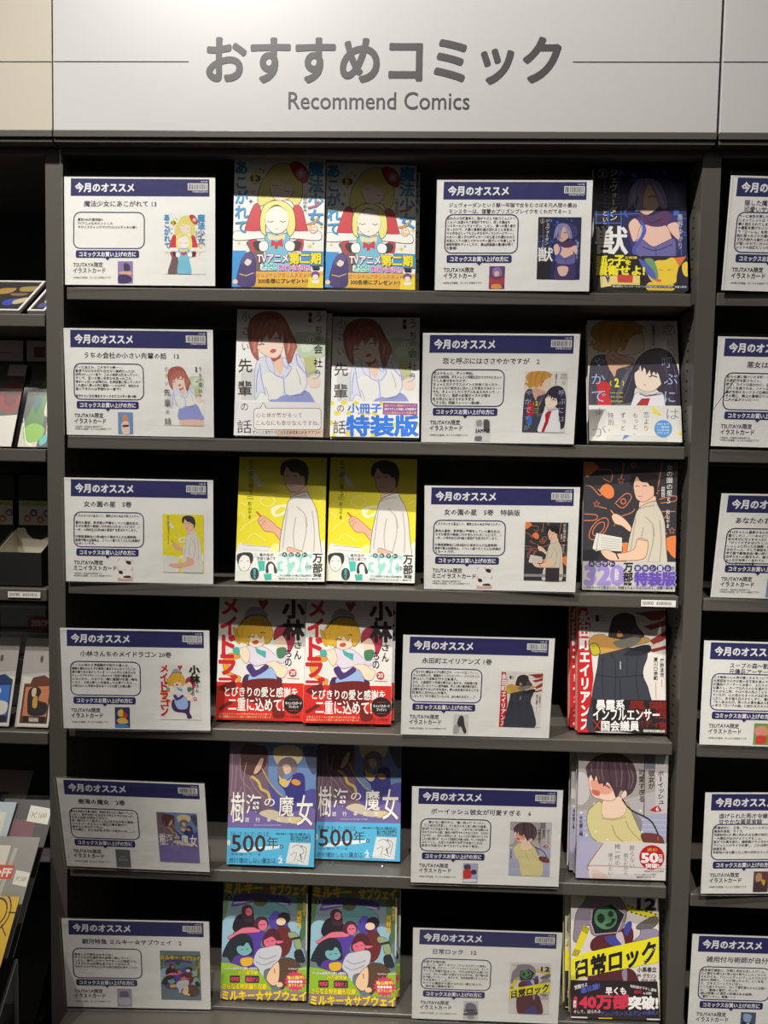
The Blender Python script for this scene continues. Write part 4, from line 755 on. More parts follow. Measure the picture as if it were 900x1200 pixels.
def make_book(kind, M):
    if kind in PROTO: return dup(PROTO[kind], M)
    t = empty('comic_book'); h = BW/2
    P = Print(BW, BH); P.page(Q['lilac'] if kind == 'special' else Q[kind]); ART[kind](P)
    m = MB(); sp = ink(SPINE[kind])
    m.v, m.f, m.m, m.mats = P.v, P.f, P.m, P.mats
    m.box((-h,0,0), (h,.0004,BH), sp); m.box((h-.0004,0,0), (h,BT,BH), sp); m.box((-h,BT-.0004,0), (h,BT,BH), sp)
    m.build('cover', t)
    fn, v0 = BAND[kind]
    B = Print(BW, BH); B.y0 = -P.k*P.STEP-.00025; B.page(Q[kind]); fn(B); z1 = (1-v0)*BH
    b = MB(); b.v, b.f, b.m, b.mats = B.v, B.f, B.m, B.mats
    b.box((h+.00005,B.y0,0), (h+.0003,BT,z1), sp); b.box((-h,BT+.00005,0), (h+.0003,BT+.0003,z1), sp); b.build('paper_band', t)
    MB().box((-h+.0012,.0005,.001), (h-.0006,BT-.0005,BH-.001), M_PAGES).build('page_block', t)
    t.matrix_world = M; PROTO[kind] = t
    return t
def stand(x, y, zs, yaw, lean, depth, label):
    t = empty('book_stand', Matrix.Translation((x, y, zs)) @ Matrix.Rotation(yaw, 4, 'Z')); tag(t, label, 'stand', 'clear acrylic book stands')
    MB().box((-.042,-.0055,.0003), (.042,depth+.012,.0012), M_ACRYL_B).build('base_plate', t)
    MB().prism([(-.042,.0021),(.042,.0021),(.042,.0125),(.039,.0150),(-.039,.0150),(-.042,.0125)], -.0055, -.0042, M_ACRYL_B).build('front_lip', t)
    d = depth+.004; q = [(-.03, d, .0021), (.03, d, .0021), (.03, d+.085*math.tan(lean), .085), (-.03, d+.085*math.tan(lean), .085)]
    MB().slab(q, .0015, M_ACRYL).build('back_rest', t)
    for s in (-1, 1): MB().box((s*.036-.003,-.0105,.0003), (s*.036+.003,-.0056,.0042), M_ACRYL_B).build('foot', t, .0012)
    return t
M_ACRYL_B = clear('clear_acrylic_block', (253, 253, 253), gloss=.03, edge=.35, rough=.08)
BOOKS = [
 ('B1a','red_blue',0,'white comic with blond girl in red and blue, left of the pair'),
 ('B1b','red_blue',1,'white comic with blond girl in red and blue, right of the pair'),
 ('B1c','night',0,'dark blue comic with silver-haired figure and yellow slogan, at right on the top shelf'),
 ('B2a','lilac',1,'white comic with girl in lilac shirt and a speech bubble on its paper band'),
 ('B2b','special',0,'white comic with lilac shirt and big blue letters on a yellow-dotted paper band'),
 ('B2c','uniforms',0,'pale comic with fair-haired boy and black-haired girl in uniform, second shelf at right'),
 ('B3a','yellow',0,'bright yellow comic with man in pale shirt, left of the yellow pair'),
 ('B3b','yellow',0,'bright yellow comic with man in pale shirt, right of the yellow pair'),
 ('B3c','blackboard',0,'blackboard-grey comic with man in beige shirt, orange doodles and purple 320 band'),
 ('B4a','frill',0,'white comic with yellow-haired girl and red band, left of that pair'),
 ('B4b','frill',1,'white comic with yellow-haired girl and red band, right of that pair, front copy'),
 ('B4c','coat',1,'comic with dark padded coat, red left edge and black band, front copy'),
 ('B5a','twilight',0,'purple twilight comic with pale blue 500 band, left and nearer of that pair'),
 ('B5b','twilight',0,'purple twilight comic with pale blue 500 band, right and farther of that pair'),
 ('B5c','sweater',1,'comic with brown-haired girl in cream sweater and red round 50 badge'),
 ('B6a','crowd',0,'green comic with crowded figures and yellow block letters, left of the bottom pair'),
 ('B6b','crowd',1,'green comic with crowded figures and yellow block letters, right of the bottom pair, front copy'),
 ('B6c','tape',1,'comic with hooded figure and yellow warning tape over a black band')]
SPARE = {'B1b':(.0072,'spare comic half hidden behind the right red and blue one on the top shelf'),'B2a':(.0066,'spare comic peeping out behind the speech bubble comic'),'B4b':(.0050,'spare comic peeping out right of the red band pair'),
 'B4c':(-.0060,'red-edged spare comic peeping out left of the padded coat comic'),'B5c':(-.0055,'spare comic peeping out left of the cream sweater comic'),'B6b':(.0058,'green spare comic peeping out right of the bottom pair'),'B6c':(-.0045,'spare comic peeping out left of the warning tape comic')}
for key, kind, spare, label in BOOKS:
    p = POSES[key]; M = pose(*p); r = int(key[1])-1
    o = make_book(kind, M); tag(o, label, 'book', 'comics shown face out on the middle bay')
    dep = BT+.003
    if spare:
        dx, lb = SPARE[key]; M2 = M @ Matrix.Translation((dx, BT+.0045, .0)); M2.translation.z = max(M2.translation.z, ZS[r]+.0055)
        tag(make_book(kind, M2), lb, 'book', 'comics shown face out on the middle bay'); dep += BT+.006
    short = label.split(',')[0]
    stand(p[0], p[1]-.001, ZS[r], p[3], max(p[4], .05), dep, 'clear stand under the ' + {'B1a':'left red and blue comic','B1b':'right red and blue comic','B1c':'dark blue comic','B2a':'speech bubble comic','B2b':'yellow-dotted band comic','B2c':'two uniforms comic','B3a':'left yellow comic','B3b':'right yellow comic','B3c':'purple 320 band comic','B4a':'left red band comic','B4b':'right red band comic','B4c':'dark padded coat comic','B5a':'left pale blue 500 band comic','B5b':'right pale blue 500 band comic','B5c':'cream sweater comic','B6a':'left green crowded comic','B6b':'right green crowded comic','B6c':'warning tape comic'}[key])
# ------------------------------------------------------------------ recommendation cards
CQ = [(247,157),(843,157),(838,583),(257,578)]
NAVY = (50, 50, 100); TXT = (58, 54, 78)
random.seed(4)
def thumb_blobs(P, bgc, blobs):
    P.r(bgc, 461, 486, 520, 573)
    for c, pts in blobs: P.b(c, [(461+x*.59, 486+y*.87) for x, y in pts])
THUMBS = {
 'L1':((150,126,178),[((74,66,92),[(40,10),(75,15),(80,40),(45,45)]),((226,170,150),[(5,50),(70,45),(95,55),(60,65)]),((70,60,100),[(5,65),(60,60),(95,80),(70,98),(10,98)])]),
 'L2':((110,150,200),[((206,150,110),[(30,15),(60,12),(70,45),(35,48)]),((240,206,186),[(25,48),(70,45),(75,98),(30,98)]),((64,60,74),[(30,60),(70,58),(68,66),(34,68)])]),
 'L3':((226,176,160),[((244,240,236),[(5,5),(48,5),(48,45),(5,45)]),((244,240,236),[(52,5),(95,5),(95,45),(52,45)]),((60,52,52),[(55,6),(88,8),(86,24),(62,20)]),((244,240,236),[(5,52),(95,52),(95,85),(5,85)]),((60,52,52),[(8,54),(30,54),(34,68),(12,68)]),((60,52,52),[(45,78),(80,76),(88,86),(40,86)])]),
 'L4':((60,62,120),[((240,200,80),[(20,20),(50,10),(60,40),(25,45)]),((220,70,60),[(55,20),(85,40),(60,60)]),((236,190,90),[(15,60),(60,50),(90,75),(30,80)]),((80,140,190),[(5,85),(60,80),(95,92),(60,99),(5,99)])]),
 'L5':((104,104,104),[]), 'L6':((170,164,180),[((120,112,140),[(20,20),(70,15),(80,50),(30,55)]),((200,196,206),[(15,55),(80,50),(90,85),(20,88)])]),
 'M1':((112,70,110),[((150,120,180),[(25,10),(70,8),(80,40),(30,45)]),((236,190,170),[(35,25),(62,24),(60,42),(38,44)]),((180,70,70),[(5,50),(50,60),(95,50),(90,80),(10,80)]),((236,150,80),[(20,82),(70,80),(80,98),(20,98)])]),
 'M2':((222,220,218),[((90,88,88),[(55,5),(90,8),(92,60),(60,50)]),((160,158,158),[(10,8),(40,6),(44,30),(12,32)]),((120,118,118),[(5,80),(45,78),(45,98),(5,98)])]),
 'M4':((214,210,206),[((70,66,68),[(40,10),(65,12),(75,50),(90,85),(75,95),(50,60),(30,80),(25,45)]),((170,166,164),[(5,60),(30,50),(40,90),(5,95)])]),
 'M5':((176,176,206),[((92,70,80),[(10,10),(45,8),(50,30),(12,32)]),((206,66,60),[(5,38),(50,35),(55,75),(8,78)]),((70,60,90),[(58,35),(88,36),(88,55),(60,56)]),((230,230,240),[(10,84),(85,82),(85,94),(10,95)])]),
 'M6':((206,204,206),[((120,112,130),[(15,20),(50,10),(85,25),(80,60),(20,58)]),((90,84,90),[(10,66),(90,60),(90,76),(10,80)]),((160,150,160),[(30,82),(75,80),(70,98),(35,98)])]),
 'R3':((120,150,190),[((240,220,160),[(10,20),(60,15),(70,60),(20,60)]),((230,190,80),[(20,60),(80,55),(85,95),(20,95)])]),
 'R4':((120,160,80),[((226,150,130),[(10,20),(80,15),(85,55),(15,55)]),((210,70,60),[(20,60),(80,60),(75,95),(20,95)])]),
 'R5':((112,70,70),[((190,150,110),[(15,15),(50,10),(55,50),(20,50)]),((80,60,60),[(10,55),(90,50),(90,95),(10,95)]),((220,170,60),[(50,40),(80,45),(70,70)])]),
 'R6':((86,96,120),[((150,180,220),[(20,10),(70,15),(60,50),(25,45)]),((60,60,84),[(10,50),(90,60),(85,95),(10,95)]),((236,206,120),[(40,55),(60,55),(55,75)])])}
CARDS = {
 'L1':('魔法少女にあこがれて 13',['','累計340万部突破!!','TVアニメも大ヒットした','サディスティックマジカルコメディ★13巻!!'],'red_blue','white recommendation card at left on the top shelf picturing two blond figures'),
 'L2':('うちの会社の小さい先輩の話　13',['ついに迎えた、二人きりの夜──。','緊張でなかなか切り出せない篠崎だったが、','決死の優しい一言で、二人の距離は縮まっていく。','そして、互いの想いを確かめ合った二人。','幸せいっぱいの出勤日は、社長秘書に祝ってくれて','いた自分へ思った先に報告!──のはずが、自社から','返ってきたのは予想外の一言で!?','','見守りたいお仕事系オフィスラブコメディ第13巻!'],'lilac','white recommendation card in the left column picturing a girl in a lilac shirt'),
 'L3':('女の園の星　5巻',['くだらないから愛おしい、爆笑止まらぬ女子校コメディ!','','夏休み直前、新学期の準備をしていた星先生は、','なぜか東京の銀座に付き合わされることになり…?','一方、小林先生は2年4組の副担任を頼まれてしまう。','','中等部運動会に2年4組から鳥井さんが出馬表明!','夏季行動は出席停止、イベント盛りだくさんな2学期が','スタートです。'],'yellow','white recommendation card in the left column picturing a yellow cover'),
 'L4':('小林さんちのメイドラゴン 20巻',['トールの妹から求婚騒ぎが起きた夏の日…。','親睦も兼ねなからすが修学に集まりみんなでバカンス!','皆が盛りあらあらしている トールの方に小林さんも','ちょっとドキドキ!? バイト先のメイド喫茶で看板職人','になったり、カヨアミ一緒に着替がお買い物を','したり、小林の新しい仕事をしたら見ていたり…。','小林さんへの不老の愛をみつったら感じる第20巻!!'],'frill','white recommendation card in the left column picturing a yellow-haired girl with red letters'),
 'L5':('樹海の魔女　2巻',['樹木が支配する魔の森を、若者が恋人たちと横切ってして。','しかし、樹海を統べる主はもうひとりではなかった。','なぞの知識を求めてひとり。','深い眠りにつく樹海とともに旅する少年の運命。','ファミリークエストの冒険が幕を開けて。','迷子の少女も待つもの。','その夜に、子どもが生き残いの旅人とは……?'],'twilight','tilted recommendation card in the left column picturing a purple blue cover'),
 'L6':('銀河特急 ミルキー☆サブウェイ　2',['','暴走した列車を止めるため、','すべては大先輩機長を説得し進んでいく。','しかし、暴走したキャラクターの大破綻とは。','アカネたちは旅費を返さなくてはならず、','マキナとカナタもピンチの旅行生活を送ることに!'],'crowd','curled recommendation card in the left column on the bottom shelf'),
 'M1':(['ジェヴォーダンという獣〜牢獄で女をむさぼる元人間の最凶','モンスターは、復讐のプリズンブレイクをくわだてる〜 2'],['囚われの令嬢賞金と、脱がりズムで紡コミュニケー','ション!? 血塗られて会話ができない、恐しき最凶モ','ンスターのジェヴォーダン。しかし、懐への侵入者が','きっかけで、人間と意思疎通が図れることを知る。','その方法はとってもエッチなボディランゲージで──。','かわいい狐っ子のボディガードを依頼され襲われたり','お気に入りの娘とイチャイチャ服プレイを楽しんで','脱獄仲間をゲットしたり、最凶脱獄劇の第2巻が早く','も登場!!'],'night','white recommendation card between the comics picturing a dark blue cover'),
 'M2':('恋と呼ぶにはささやかですが　2',['恋よりもっと、ずっと特別。','冬との結婚後、梅ちゃんとの同居生活はささやかにちょっ','とした幸せをもたらす。','ちょっとだけクラスメイトと仲良くなったり、','ちょっとだけ前向きに恋のことを考えてみたり──','でも、ちょっとしたトラブルもあるみたいで…?','「たりない」距離の端整ダイスケが贈る','恋と呼ぶにはささやかすぎる','「ささ恋」同居ストーリー第2巻!'],'uniforms','white recommendation card between the comics picturing two students in uniform'),
 'M3':('女の園の星　5巻　特装版',['くだらないから愛おしい、爆笑止まらぬ女子校コメディ!','','夏休み直前、新学期の準備をしていた星先生は、','なぜか東京の銀座に付き合わされることになり…?','一方、小林先生は2年4組の副担任を頼まれてしまう。','','中等部運動会に2年4組から鳥井さんが出馬表明!','夏季行動は出席停止、イベント盛りだくさんな2学期が','スタートです。'],'blackboard','white recommendation card between the comics picturing a man at a blackboard'),
 'M4':('永田町エイリアンズ 1巻',['「世の中に蔓延る小さな悪を正す、一つ一つ正していく」','そんな信念の元、暴露系インフルエンサー・ジャスティス','岡山として活動を行う日影青人。','日々、上級国民"の所業を暴き出し知らせ、元総理大臣','をも出し抜いたイケメン若手議員、陰より敵の要求罪を語る。','正義を成すために狂気を突き、夢の共犯者があるとする','執拗先に忍び込んだ青人。','しかしそこで待ち構えていたのは、当の本人まえと……!!'],'coat','white recommendation card between the comics picturing a black coat and red strip'),
 'M5':('ボーイッシュ彼女が可愛すぎる　6',['　　飾らない君だから、精一杯の僕でいたい。','「僕の彼女が可愛い」そう友人たちに言い続けた結果、','彼は待つのが当たり前になって、いまやまじめな関係は','まわりからも公認。高校の校門でキスするべきか、なぜか','そわそわ……。彼らの世界はいま、ちょっとだけ変わろうとする','二人の前に現れる、ちょっと不器用な先輩の存在。そして文化祭で、','ユニーくん、お互いの気持ちを確かめ合う二人は……','彼女の可愛さにあてられてときめく彼女……'],'sweater','white recommendation card between the comics picturing a cream sweater'),
 'M6':('日常ロック　12',['加速する進化論!','　そして、迫りくるアンノウンスエデンの洗礼!','修羅場了解、キザイン・ノア・シシロのうえに入れ、そして','すべての作戦が始まった。それは中世から続いた','いんだ、ひとつの戦いを隠すとその光では、逃げ場の鍵','まで届いていた──。あるとき、生徒会奇策とかくいとし','でそを同じくしたい。','すべての運命がら受けられない戦となって、','　進化論の魔族を受け!'],'tape','white recommendation card on the bottom shelf between the green pair and the warning tape comic'),
 'R1':(['隠した魔力は【リミット】','可愛いサポート妖精'],['ついに本性を現したヴィ','によってレントは「七不','乗り越えられてしまう。','の襲撃を受けたリンカと','で「ゴーレム」を発見し','刻に放ったリンカ達が要','された封人の姿だった。','が狙いられていたのは──。','レントの応援にリンカの'],None,'half-seen recommendation card at the right edge on the top shelf'),
 'R2':('　　悪女は美しき',['由々の棟に傷ついた令嬢・カ','お家復興を願うカノト。','家で、カイトは自分かに、近','カリトを救うため、ノナトは','裏切を知らないドヌイ辺境伯','その策に、親上の貴婦ロマン','二人の愛がついに──!'],None,'half-seen recommendation card at the right edge on the second shelf'),
 'R3':('あなたのお城の',['おばちゃんと農家のみんなに護','暮らしたい…──おのにいいお','まぜまぜになっちゃった!?','「びっくりするほど優しいな','いっしょに行ったお雑煮・口','キホテール、そして美味をスレ','海千葉で最強自由! 強い絆に','成海たちへの贈るもの、猫と','みんなが仲良く!! あわてん','くりかえす大きな愛!!'],None,'half-seen recommendation card at the right edge on the third shelf'),
 'R4':(['　　スープの森〜動物','　　元傭兵アーサーの'],['小さ動物の心の声が聞こえるオリビアは、','天涯孤独で小さな庭の店食堂を営んでいた。','元傭兵のアーサーと出会い、ふたりの穏や','な暮らし。スープは人々の心を温めていく','それから二年、やはり手の先のことりの不器','ていたが、心の底からまったのは幼き日々','しかし、ある雨の日のひとしずく、運命がふ','「もしあなたが、笑ったの音を集めら数々','っきは「スープの森」に訪れる人々の心の絆を'],None,'half-seen recommendation card at the right edge on the fourth shelf'),
 'R5':(['虐げられた秀才令嬢と','甘やかな薬草実験'],['新薬研究に、王宮、アシュレンとモら出で','薬草所長官、ライラ。','敏腕研究に優秀に失われる石原が危険なこと、','一人黒煙が出かけようとすること。','翌日で仕事を飲む。睡眠薬がライラから','アジュレンがライラを癒し、二人は続きき','結婚生活。','手前味の甘さ薬とな上司の研究ロマンス、'],None,'half-seen recommendation card at the right edge on the fifth shelf'),
 'R6':('雑用付与術師が自分の最強に',['迷宮冒険調査に、仲間と見捨を成したヴィム、','たの冒険を得たる7倍の誇り新たにしたくなった','それからも、バニーシティにヴィムのフルスピ','自分と同様に、くだけ掘ったので、くにを見','た、エキスパートたちに近い。','いくら迷うさなかに、なって冒険者のエルに出会い','ら、「最強の冒険」だった!','S級は現場いと冒険の記憶はある結果、','「冒険リモン」開幕──!!'],None,'half-seen recommendation card at the right edge on the bottom shelf')}
def print_card(key, title, body, kind):
    P = Print(.21, .148, paper_ink); P.outl = False; P.fill((240, 238, 233)); P.page(CQ)
    P.r(NAVY, 274, 164, 820, 232); P.t((240,238,240), '今月のオススメ', 292, 181, 523, 216, .045)
    P.t((224,222,230), '10月1週', 786, 170, 812, 176, .02, res=1); P.r((226,224,222), 735, 180, 813, 207); P.t((224,222,230), '9784867%06d' % random.randint(0, 999999), 753, 209, 813, 216, .02, res=1)
    x = 739
    while x < 808:
        wd = random.choice((1, 1.5, 2.2, 3)); P.k -= 1; P.r((60,58,62), x, 183, x+wd, 204); x += wd+random.choice((1.2, 2, 2.8))
    P.k += 2
    ts = [title] if isinstance(title, str) else title
    if len(ts) == 1: 
        if kind: P.tx(TXT, ts[0], 326, 249, 25.5, .02)
        else: P.tx(TXT, ts[0], 310, 249, 27, .02)
    else:
        for i, s in enumerate(ts): P.tx(TXT, s, 296 if kind else 308, 243+i*24, 23.0 if not kind else min(23, 520/len(s)), .018, 1, .94)
    y0 = 295 if len(ts) == 1 else 289
    P.k += 1; rrect(P, NAVY, 288, y0, 564, 436, 26, 4.2)
    pit = 14.6 if len(body) < 9 else 14.2
    for i, s in enumerate(body):
        if s: P.tx((52,48,56), s, 303 if len(body) < 5 else 293, y0+8+i*pit, 12.4, .014, 1, min(1, 262/(12.4*max(len(s), 1))))
    rrect(P, NAVY, 297, 443, 544, 473, 7); P.p(NAVY, [(411,472),(431,472),(421,484)]); P.t((240,238,240), 'コミックスお買い上げの方に', 311, 449, 531, 468, .04)
    P.t((54,50,56), 'TSUTAYA限定', 288, 490, 403, 509, .014); P.t((54,50,56), 'ミニイラストカード' if key in ('L3','M3') else 'イラストカード', 288, 513, 456 if key in ('L3','M3') else 413, 532, .014)
    two = key in ('L2','L3','M3','R3','R2')
    if two: P.t((90,86,90), '※通常版・特装版共通特典です', 288, 541, 400, 548, .004, res=1)
    P.t((90,86,90), '※特典は先着順、なくなり次第終了です', 288, 550 if two else 546, 435, 558 if two else 554, .004, res=1)
    tk = 'L3' if key == 'M3' else key
    if tk in THUMBS:
        P.k += 1; thumb_blobs(P, *THUMBS[tk])
        if key in ('M2','M6'): P.t((40,38,40), 'SAMPLE', 464, 526, 518, 540, .05, res=1)
        if key == 'L5': P.t((170,170,170), 'NO', 480, 518, 500, 527, .02, res=1); P.t((170,170,170), 'IMAGE', 472, 532, 508, 542, .02, res=1)
    if kind:
        A = [P.uv(640, 298), P.uv(801, 537)]
        P.k += 2; P.page(Q[kind], (A[0][0], A[0][1], A[1][0], A[1][1])); ART[kind](P)
        if kind in ('frill', 'red_blue', 'lilac'): pass
    return P.build('printed_sheet', None)
for key, (title, body, kind, label) in CARDS.items():
    p = POSES[key]; M = pose(*p); r = int(key[1])-1; zs = (RZ if key[0] == 'R' else ZS)[r]
    t = empty('recommendation_card', M); tag(t, label, 'sign', 'recommendation cards in clear holders')
    s = print_card(key, title, body, kind); s.parent = t
    me = MB(); i0 = -.0045
    me.box((-.1065,i0,-.0005), (.1065,i0+.0014,.1525), M_ACRYL)
    me.m[0:2] = [me.mi(clear('acrylic_edge', gloss=.28, edge=.6, rough=.2))]*2; me.m[3] = me.m[5] = me.m[0]
    me.build('clear_cover', t)
    inv = M.inverted(); f = MB().box((p[0]-.09, .004, max(zs, p[2]-.001)+.0004), (p[0]+.09, .052, max(zs, p[2]-.001)+.0014), M_ACRYL)
    f.v = [tuple(inv @ Vector(v)) for v in f.v]; f.build('clear_foot', t)
# ------------------------------------------------------------------ shelf-edge barcode tags
def edge_tag(x0, x1, z0, z1, txt, label):
    t = empty('shelf_tag', loc=((x0+x1)/2, -.0004, z0)); tag(t, label, 'label'); W = x1-x0
    MB().box((-W/2-.002,-.0012,-.001), (W/2+.002,-.0002,z1-z0+.001), M_ACRYL).build('clear_sleeve', t)
    P = Print(W, z1-z0, paper_ink, -.0014); P.page([(0,0),(100,0),(100,20),(0,20)]); P.fill((232,228,220)); P.t((70,66,66), txt, 4, 5, 36, 15, .01)
    x = 45; P.k += 1
    while x < 88:
        wd = random.choice((.6, 1, 1.5)); P.k -= 1; P.r((60,58,58), x, 5, x+wd, 15); x += wd+random.choice((.7, 1.1, 1.6))
    P.build('barcode_slip', t); return t
edge_tag(.3780, .4258, 1.3106, 1.3200, 'S00800', 'white barcode tag on the shelf edge under the purple 320 band comic')
edge_tag(-.5205, -.4732, 1.3008, 1.3094, 'S00780', 'white barcode tag on the left bay shelf edge under the black bin')
# ------------------------------------------------------------------ goods in the left bay
M_DARKCARD = principled('dark_card', (56, 54, 54), .5); M_WHITEP = principled('white_plastic', (206, 204, 200), .3); M_BLACKP = principled('black_card_box', (30, 29, 30), .45)
M_SILVER = principled('silver_lining', (190, 184, 168), .35, .3); M_GREYP = principled('grey_plastic', (120, 118, 118), .3)
def plane_sheet(parent, name, W, H, fn, y=0.0, matrix=None, back=None, t=.0015):
    P = Print(W, H, ink, y); P.page([(0,0),(100,0),(100,100),(0,100)]); fn(P)
    m = MB(); m.v, m.f, m.m, m.mats = P.v, P.f, P.m, P.mats
    m.box((-W/2, y, 0), (W/2, y+t, H), back or M_WHITEP)
    return m.build(name, parent, matrix=matrix)
def tilted(x, y, z, lean, yaw=0, roll=0): return pose(x, y, z, yaw, lean, roll)
# clear-fronted cases with white rims on the top shelf
def rim_case(x, W, label, patches):
    t = empty('rimmed_case', tilted(x, .004, 1.7088, .93)); tag(t, label, 'case', 'white-rimmed clear cases'); H = .100; h = W/2
    def art(P):
        P.fill((60,58,60))
        for c, q in patches: P.b(c, q)
    plane_sheet(t, 'picture_card', W-.008, H-.008, art, .004, Matrix.Translation((0,0,.004)))
    f = MB()
    for a, b in (((-h,0,0),(h,.006,.004)), ((-h,0,H-.004),(h,.006,H)), ((-h,0,.004),(-h+.004,.006,H-.004)), ((h-.004,0,.004),(h,.006,H-.004))): f.box(a, b, M_WHITEP)
    f.build('white_rim', t, .0012); MB().box((-h+.004,.0005,.004), (h-.004,.0012,H-.004), M_FILM).build('clear_front', t)
rim_case(-.553, .100, 'white-rimmed clear case with gold and blue pictures, left bay top shelf', [((190,150,90),[(35,20),(62,16),(60,34),(40,38)]),((176,150,96),[(70,12),(98,10),(96,26),(74,28)]),((70,90,190),[(62,62),(80,55),(78,78),(64,76)]),((214,196,160),[(78,60),(98,50),(92,70),(80,74)]),((206,180,130),[(40,62),(52,60),(50,74),(40,74)]),((150,120,90),[(64,36),(90,36),(84,44),(66,44)])])
rim_case(-.4795, .026, 'narrow white-rimmed clear case tucked against the left upright', [((214,200,170),[(40,55),(85,45),(70,68),(45,70)]),((90,96,150),[(20,70),(80,72),(70,85),(20,84)])])
# bagged acrylic goods and carded packs on the second shelf
def hang_pack(x, W, label, fn):
    t = empty('carded_pack', tilted(x, .090, 1.5142, .02)); tag(t, label, 'packet', 'white-headed packs at the back of the second left shelf')
    MB().box((-W/2,0,0), (W/2,.004,.1655), M_DARKCARD).build('backing', t)
    plane_sheet(t, 'header_card', W-.002, .031, fn, -.0015, Matrix.Translation((0,0,.1345)))
hang_pack(-.579, .074, 'dark pack with plain white header card, left bay second shelf at far left', lambda P: (P.fill((196,192,188)), P.l((150,120,110), 4, [(20,62),(80,60)])))
hang_pack(-.503, .070, 'dark pack whose white header card shows brown squares, beside the left upright', lambda P: (P.fill((190,186,182)), P.r((110,70,58), 16, 30, 42, 82), P.r((84,66,56), 52, 40, 80, 84)))
def bag(x, y, z, W, H, lean, label, fn, cat='packet', group=None, roll=0.0, name='bagged_goods'):
    t = empty(name, tilted(x, y, z, lean, 0, roll)); tag(t, label, cat, group)
    plane_sheet(t, 'insert', W-.006, H-.008, fn, .002, Matrix.Translation((0,0,.003)))
    h = W/2; f = MB(); n = 5; rnd = random.Random(int(abs(x)*1e4))
    V = [(-h+W*i/n, -.0035+rnd.uniform(-.0016,.0016), H*j/n) for j in range(n+1) for i in range(n+1)]
    F = [(j*(n+1)+i, j*(n+1)+i+1, (j+1)*(n+1)+i+1, (j+1)*(n+1)+i) for j in range(n) for i in range(n)]
    o = link('clear_bag', V, F, [M_FILM], None, t, smooth=True)
    return t
def green_art(P):
    P.fill((78,80,80)); P.p((206,200,186), [(0,72),(60,70),(55,100),(0,100)])
    P.b((86,132,70), [(30,40),(55,5),(95,5),(95,30),(70,45),(60,80),(35,88),(8,80),(10,68)]); P.b((132,186,76), [(8,80),(35,72),(70,78),(60,92),(20,94)]); P.b((60,110,112), [(25,45),(50,28),(52,40),(35,60)])
    P.b((206,206,190), [(66,38),(95,30),(98,58),(62,62)]); P.b((226,190,160), [(74,62),(84,62),(84,82),(78,88)]); P.b((90,186,190), [(62,92),(80,84),(82,94),(66,98)]); P.l((236,232,222), 2, [(2,66),(20,92),(40,98)], True)
bag(-.4955, .026, 1.5150, .056, .142, .38, 'clear bag with a green leafy acrylic piece beside the left upright', green_art, group='bagged acrylic goods on the second left shelf')
bag(-.5640, .026, 1.5150, .074, .142, .38, 'clear bag with a dark red disc at the left frame edge', lambda P: (P.fill((84,80,78)), P.p((216,212,204), [(10,66),(100,62),(100,100),(10,100)]), P.e((140,36,40), 78, 40, 26, 20), P.e((104,24,30), 78, 40, 16, 12), P.r((190,184,180), 60, 0, 100, 14)), group='bagged acrylic goods on the second left shelf')
# black counter bin with silver inside, display boxes with little signs
t = empty('counter_bin', loc=(-.5135, .012, 1.3141)); tag(t, 'open black card bin with silver lining on the third left shelf', 'box')
m = MB(); h = .0355; z0, z1, d = .050, .082, .066
m.box((-h,0,0), (h,.0016,z0), M_BLACKP); m.prism([(-h,.0),(h,.0),(h,z1),(.018,z1),(.012,z1-.012),(-.008,z1-.014),(-.022,z1-.008),(-.026,z1),(-h,z1)], d, d+.0016, M_BLACKP)
for s in (-1, 1):
    x = s*h; m.slab([(x-s*.0, .0016, 0), (x, d, 0), (x, d, z1), (x, .0016, z0)][::s], .0016, M_BLACKP)
m.box((-h,0,0), (h,d,.0016), M_BLACKP); m.build('card_shell', t)
m = MB()
for s in (-1, 1):
    x = s*(h-.0026); m.slab([(x, .002, .002), (x, d-.001, .002), (x, d-.001, z1-.002), (x, .002, z0-.001)][::s], .0006, M_SILVER)
m.box((-h+.003,.003,.0018), (h-.003,d-.003,.034), M_SILVER); m.prism([(-h+.003,.034),(h-.003,.034),(h-.003,z1-.002),(.022,z1-.002),(.016,z1-.014),(.004,z1-.020),(-.010,z1-.018),(-.018,z1-.010),(-.021,z1-.002),(-h+.003,z1-.002)], d-.0022, d-.0012, M_SILVER); m.box((-h+.003,.0018,.002), (h-.003,.0024,z0-.001), M_SILVER)
m.build('silver_lining', t)
def sign_box(x, W, label):
    t = empty('display_box', loc=(x, .165, 1.3141)); tag(t, label, 'box', 'black display boxes behind the bin'); h = W/2
    MB().box((-h,0,0), (h,.06,.160), M_BLACKP).build('box_body', t, .001)
    def fn(P):
        P.fill((222,218,206)); P.r((196,204,120), 0, 0, 100, 22); P.t((60,66,40), 'コレクション缶バッジ', 10, 6, 92, 18, .02, res=1)
        for cx, cy, c in ((28,72,(200,120,130)),(48,50,(84,80,150)),(70,76,(214,120,60)),(90,50,(130,110,180))): P.e(c, cx, cy, 12, 15); P.e((236,206,186), cx, cy+2, 6, 7)
    plane_sheet(t, 'front_sign', W-.004, .040, fn, -.0030, Matrix.Translation((0,0,.077)))
sign_box(-.5625, .056, 'black display box with little badge sign, beside the left upright'); sign_box(-.6270, .060, 'black display box with little badge sign at the left frame edge')
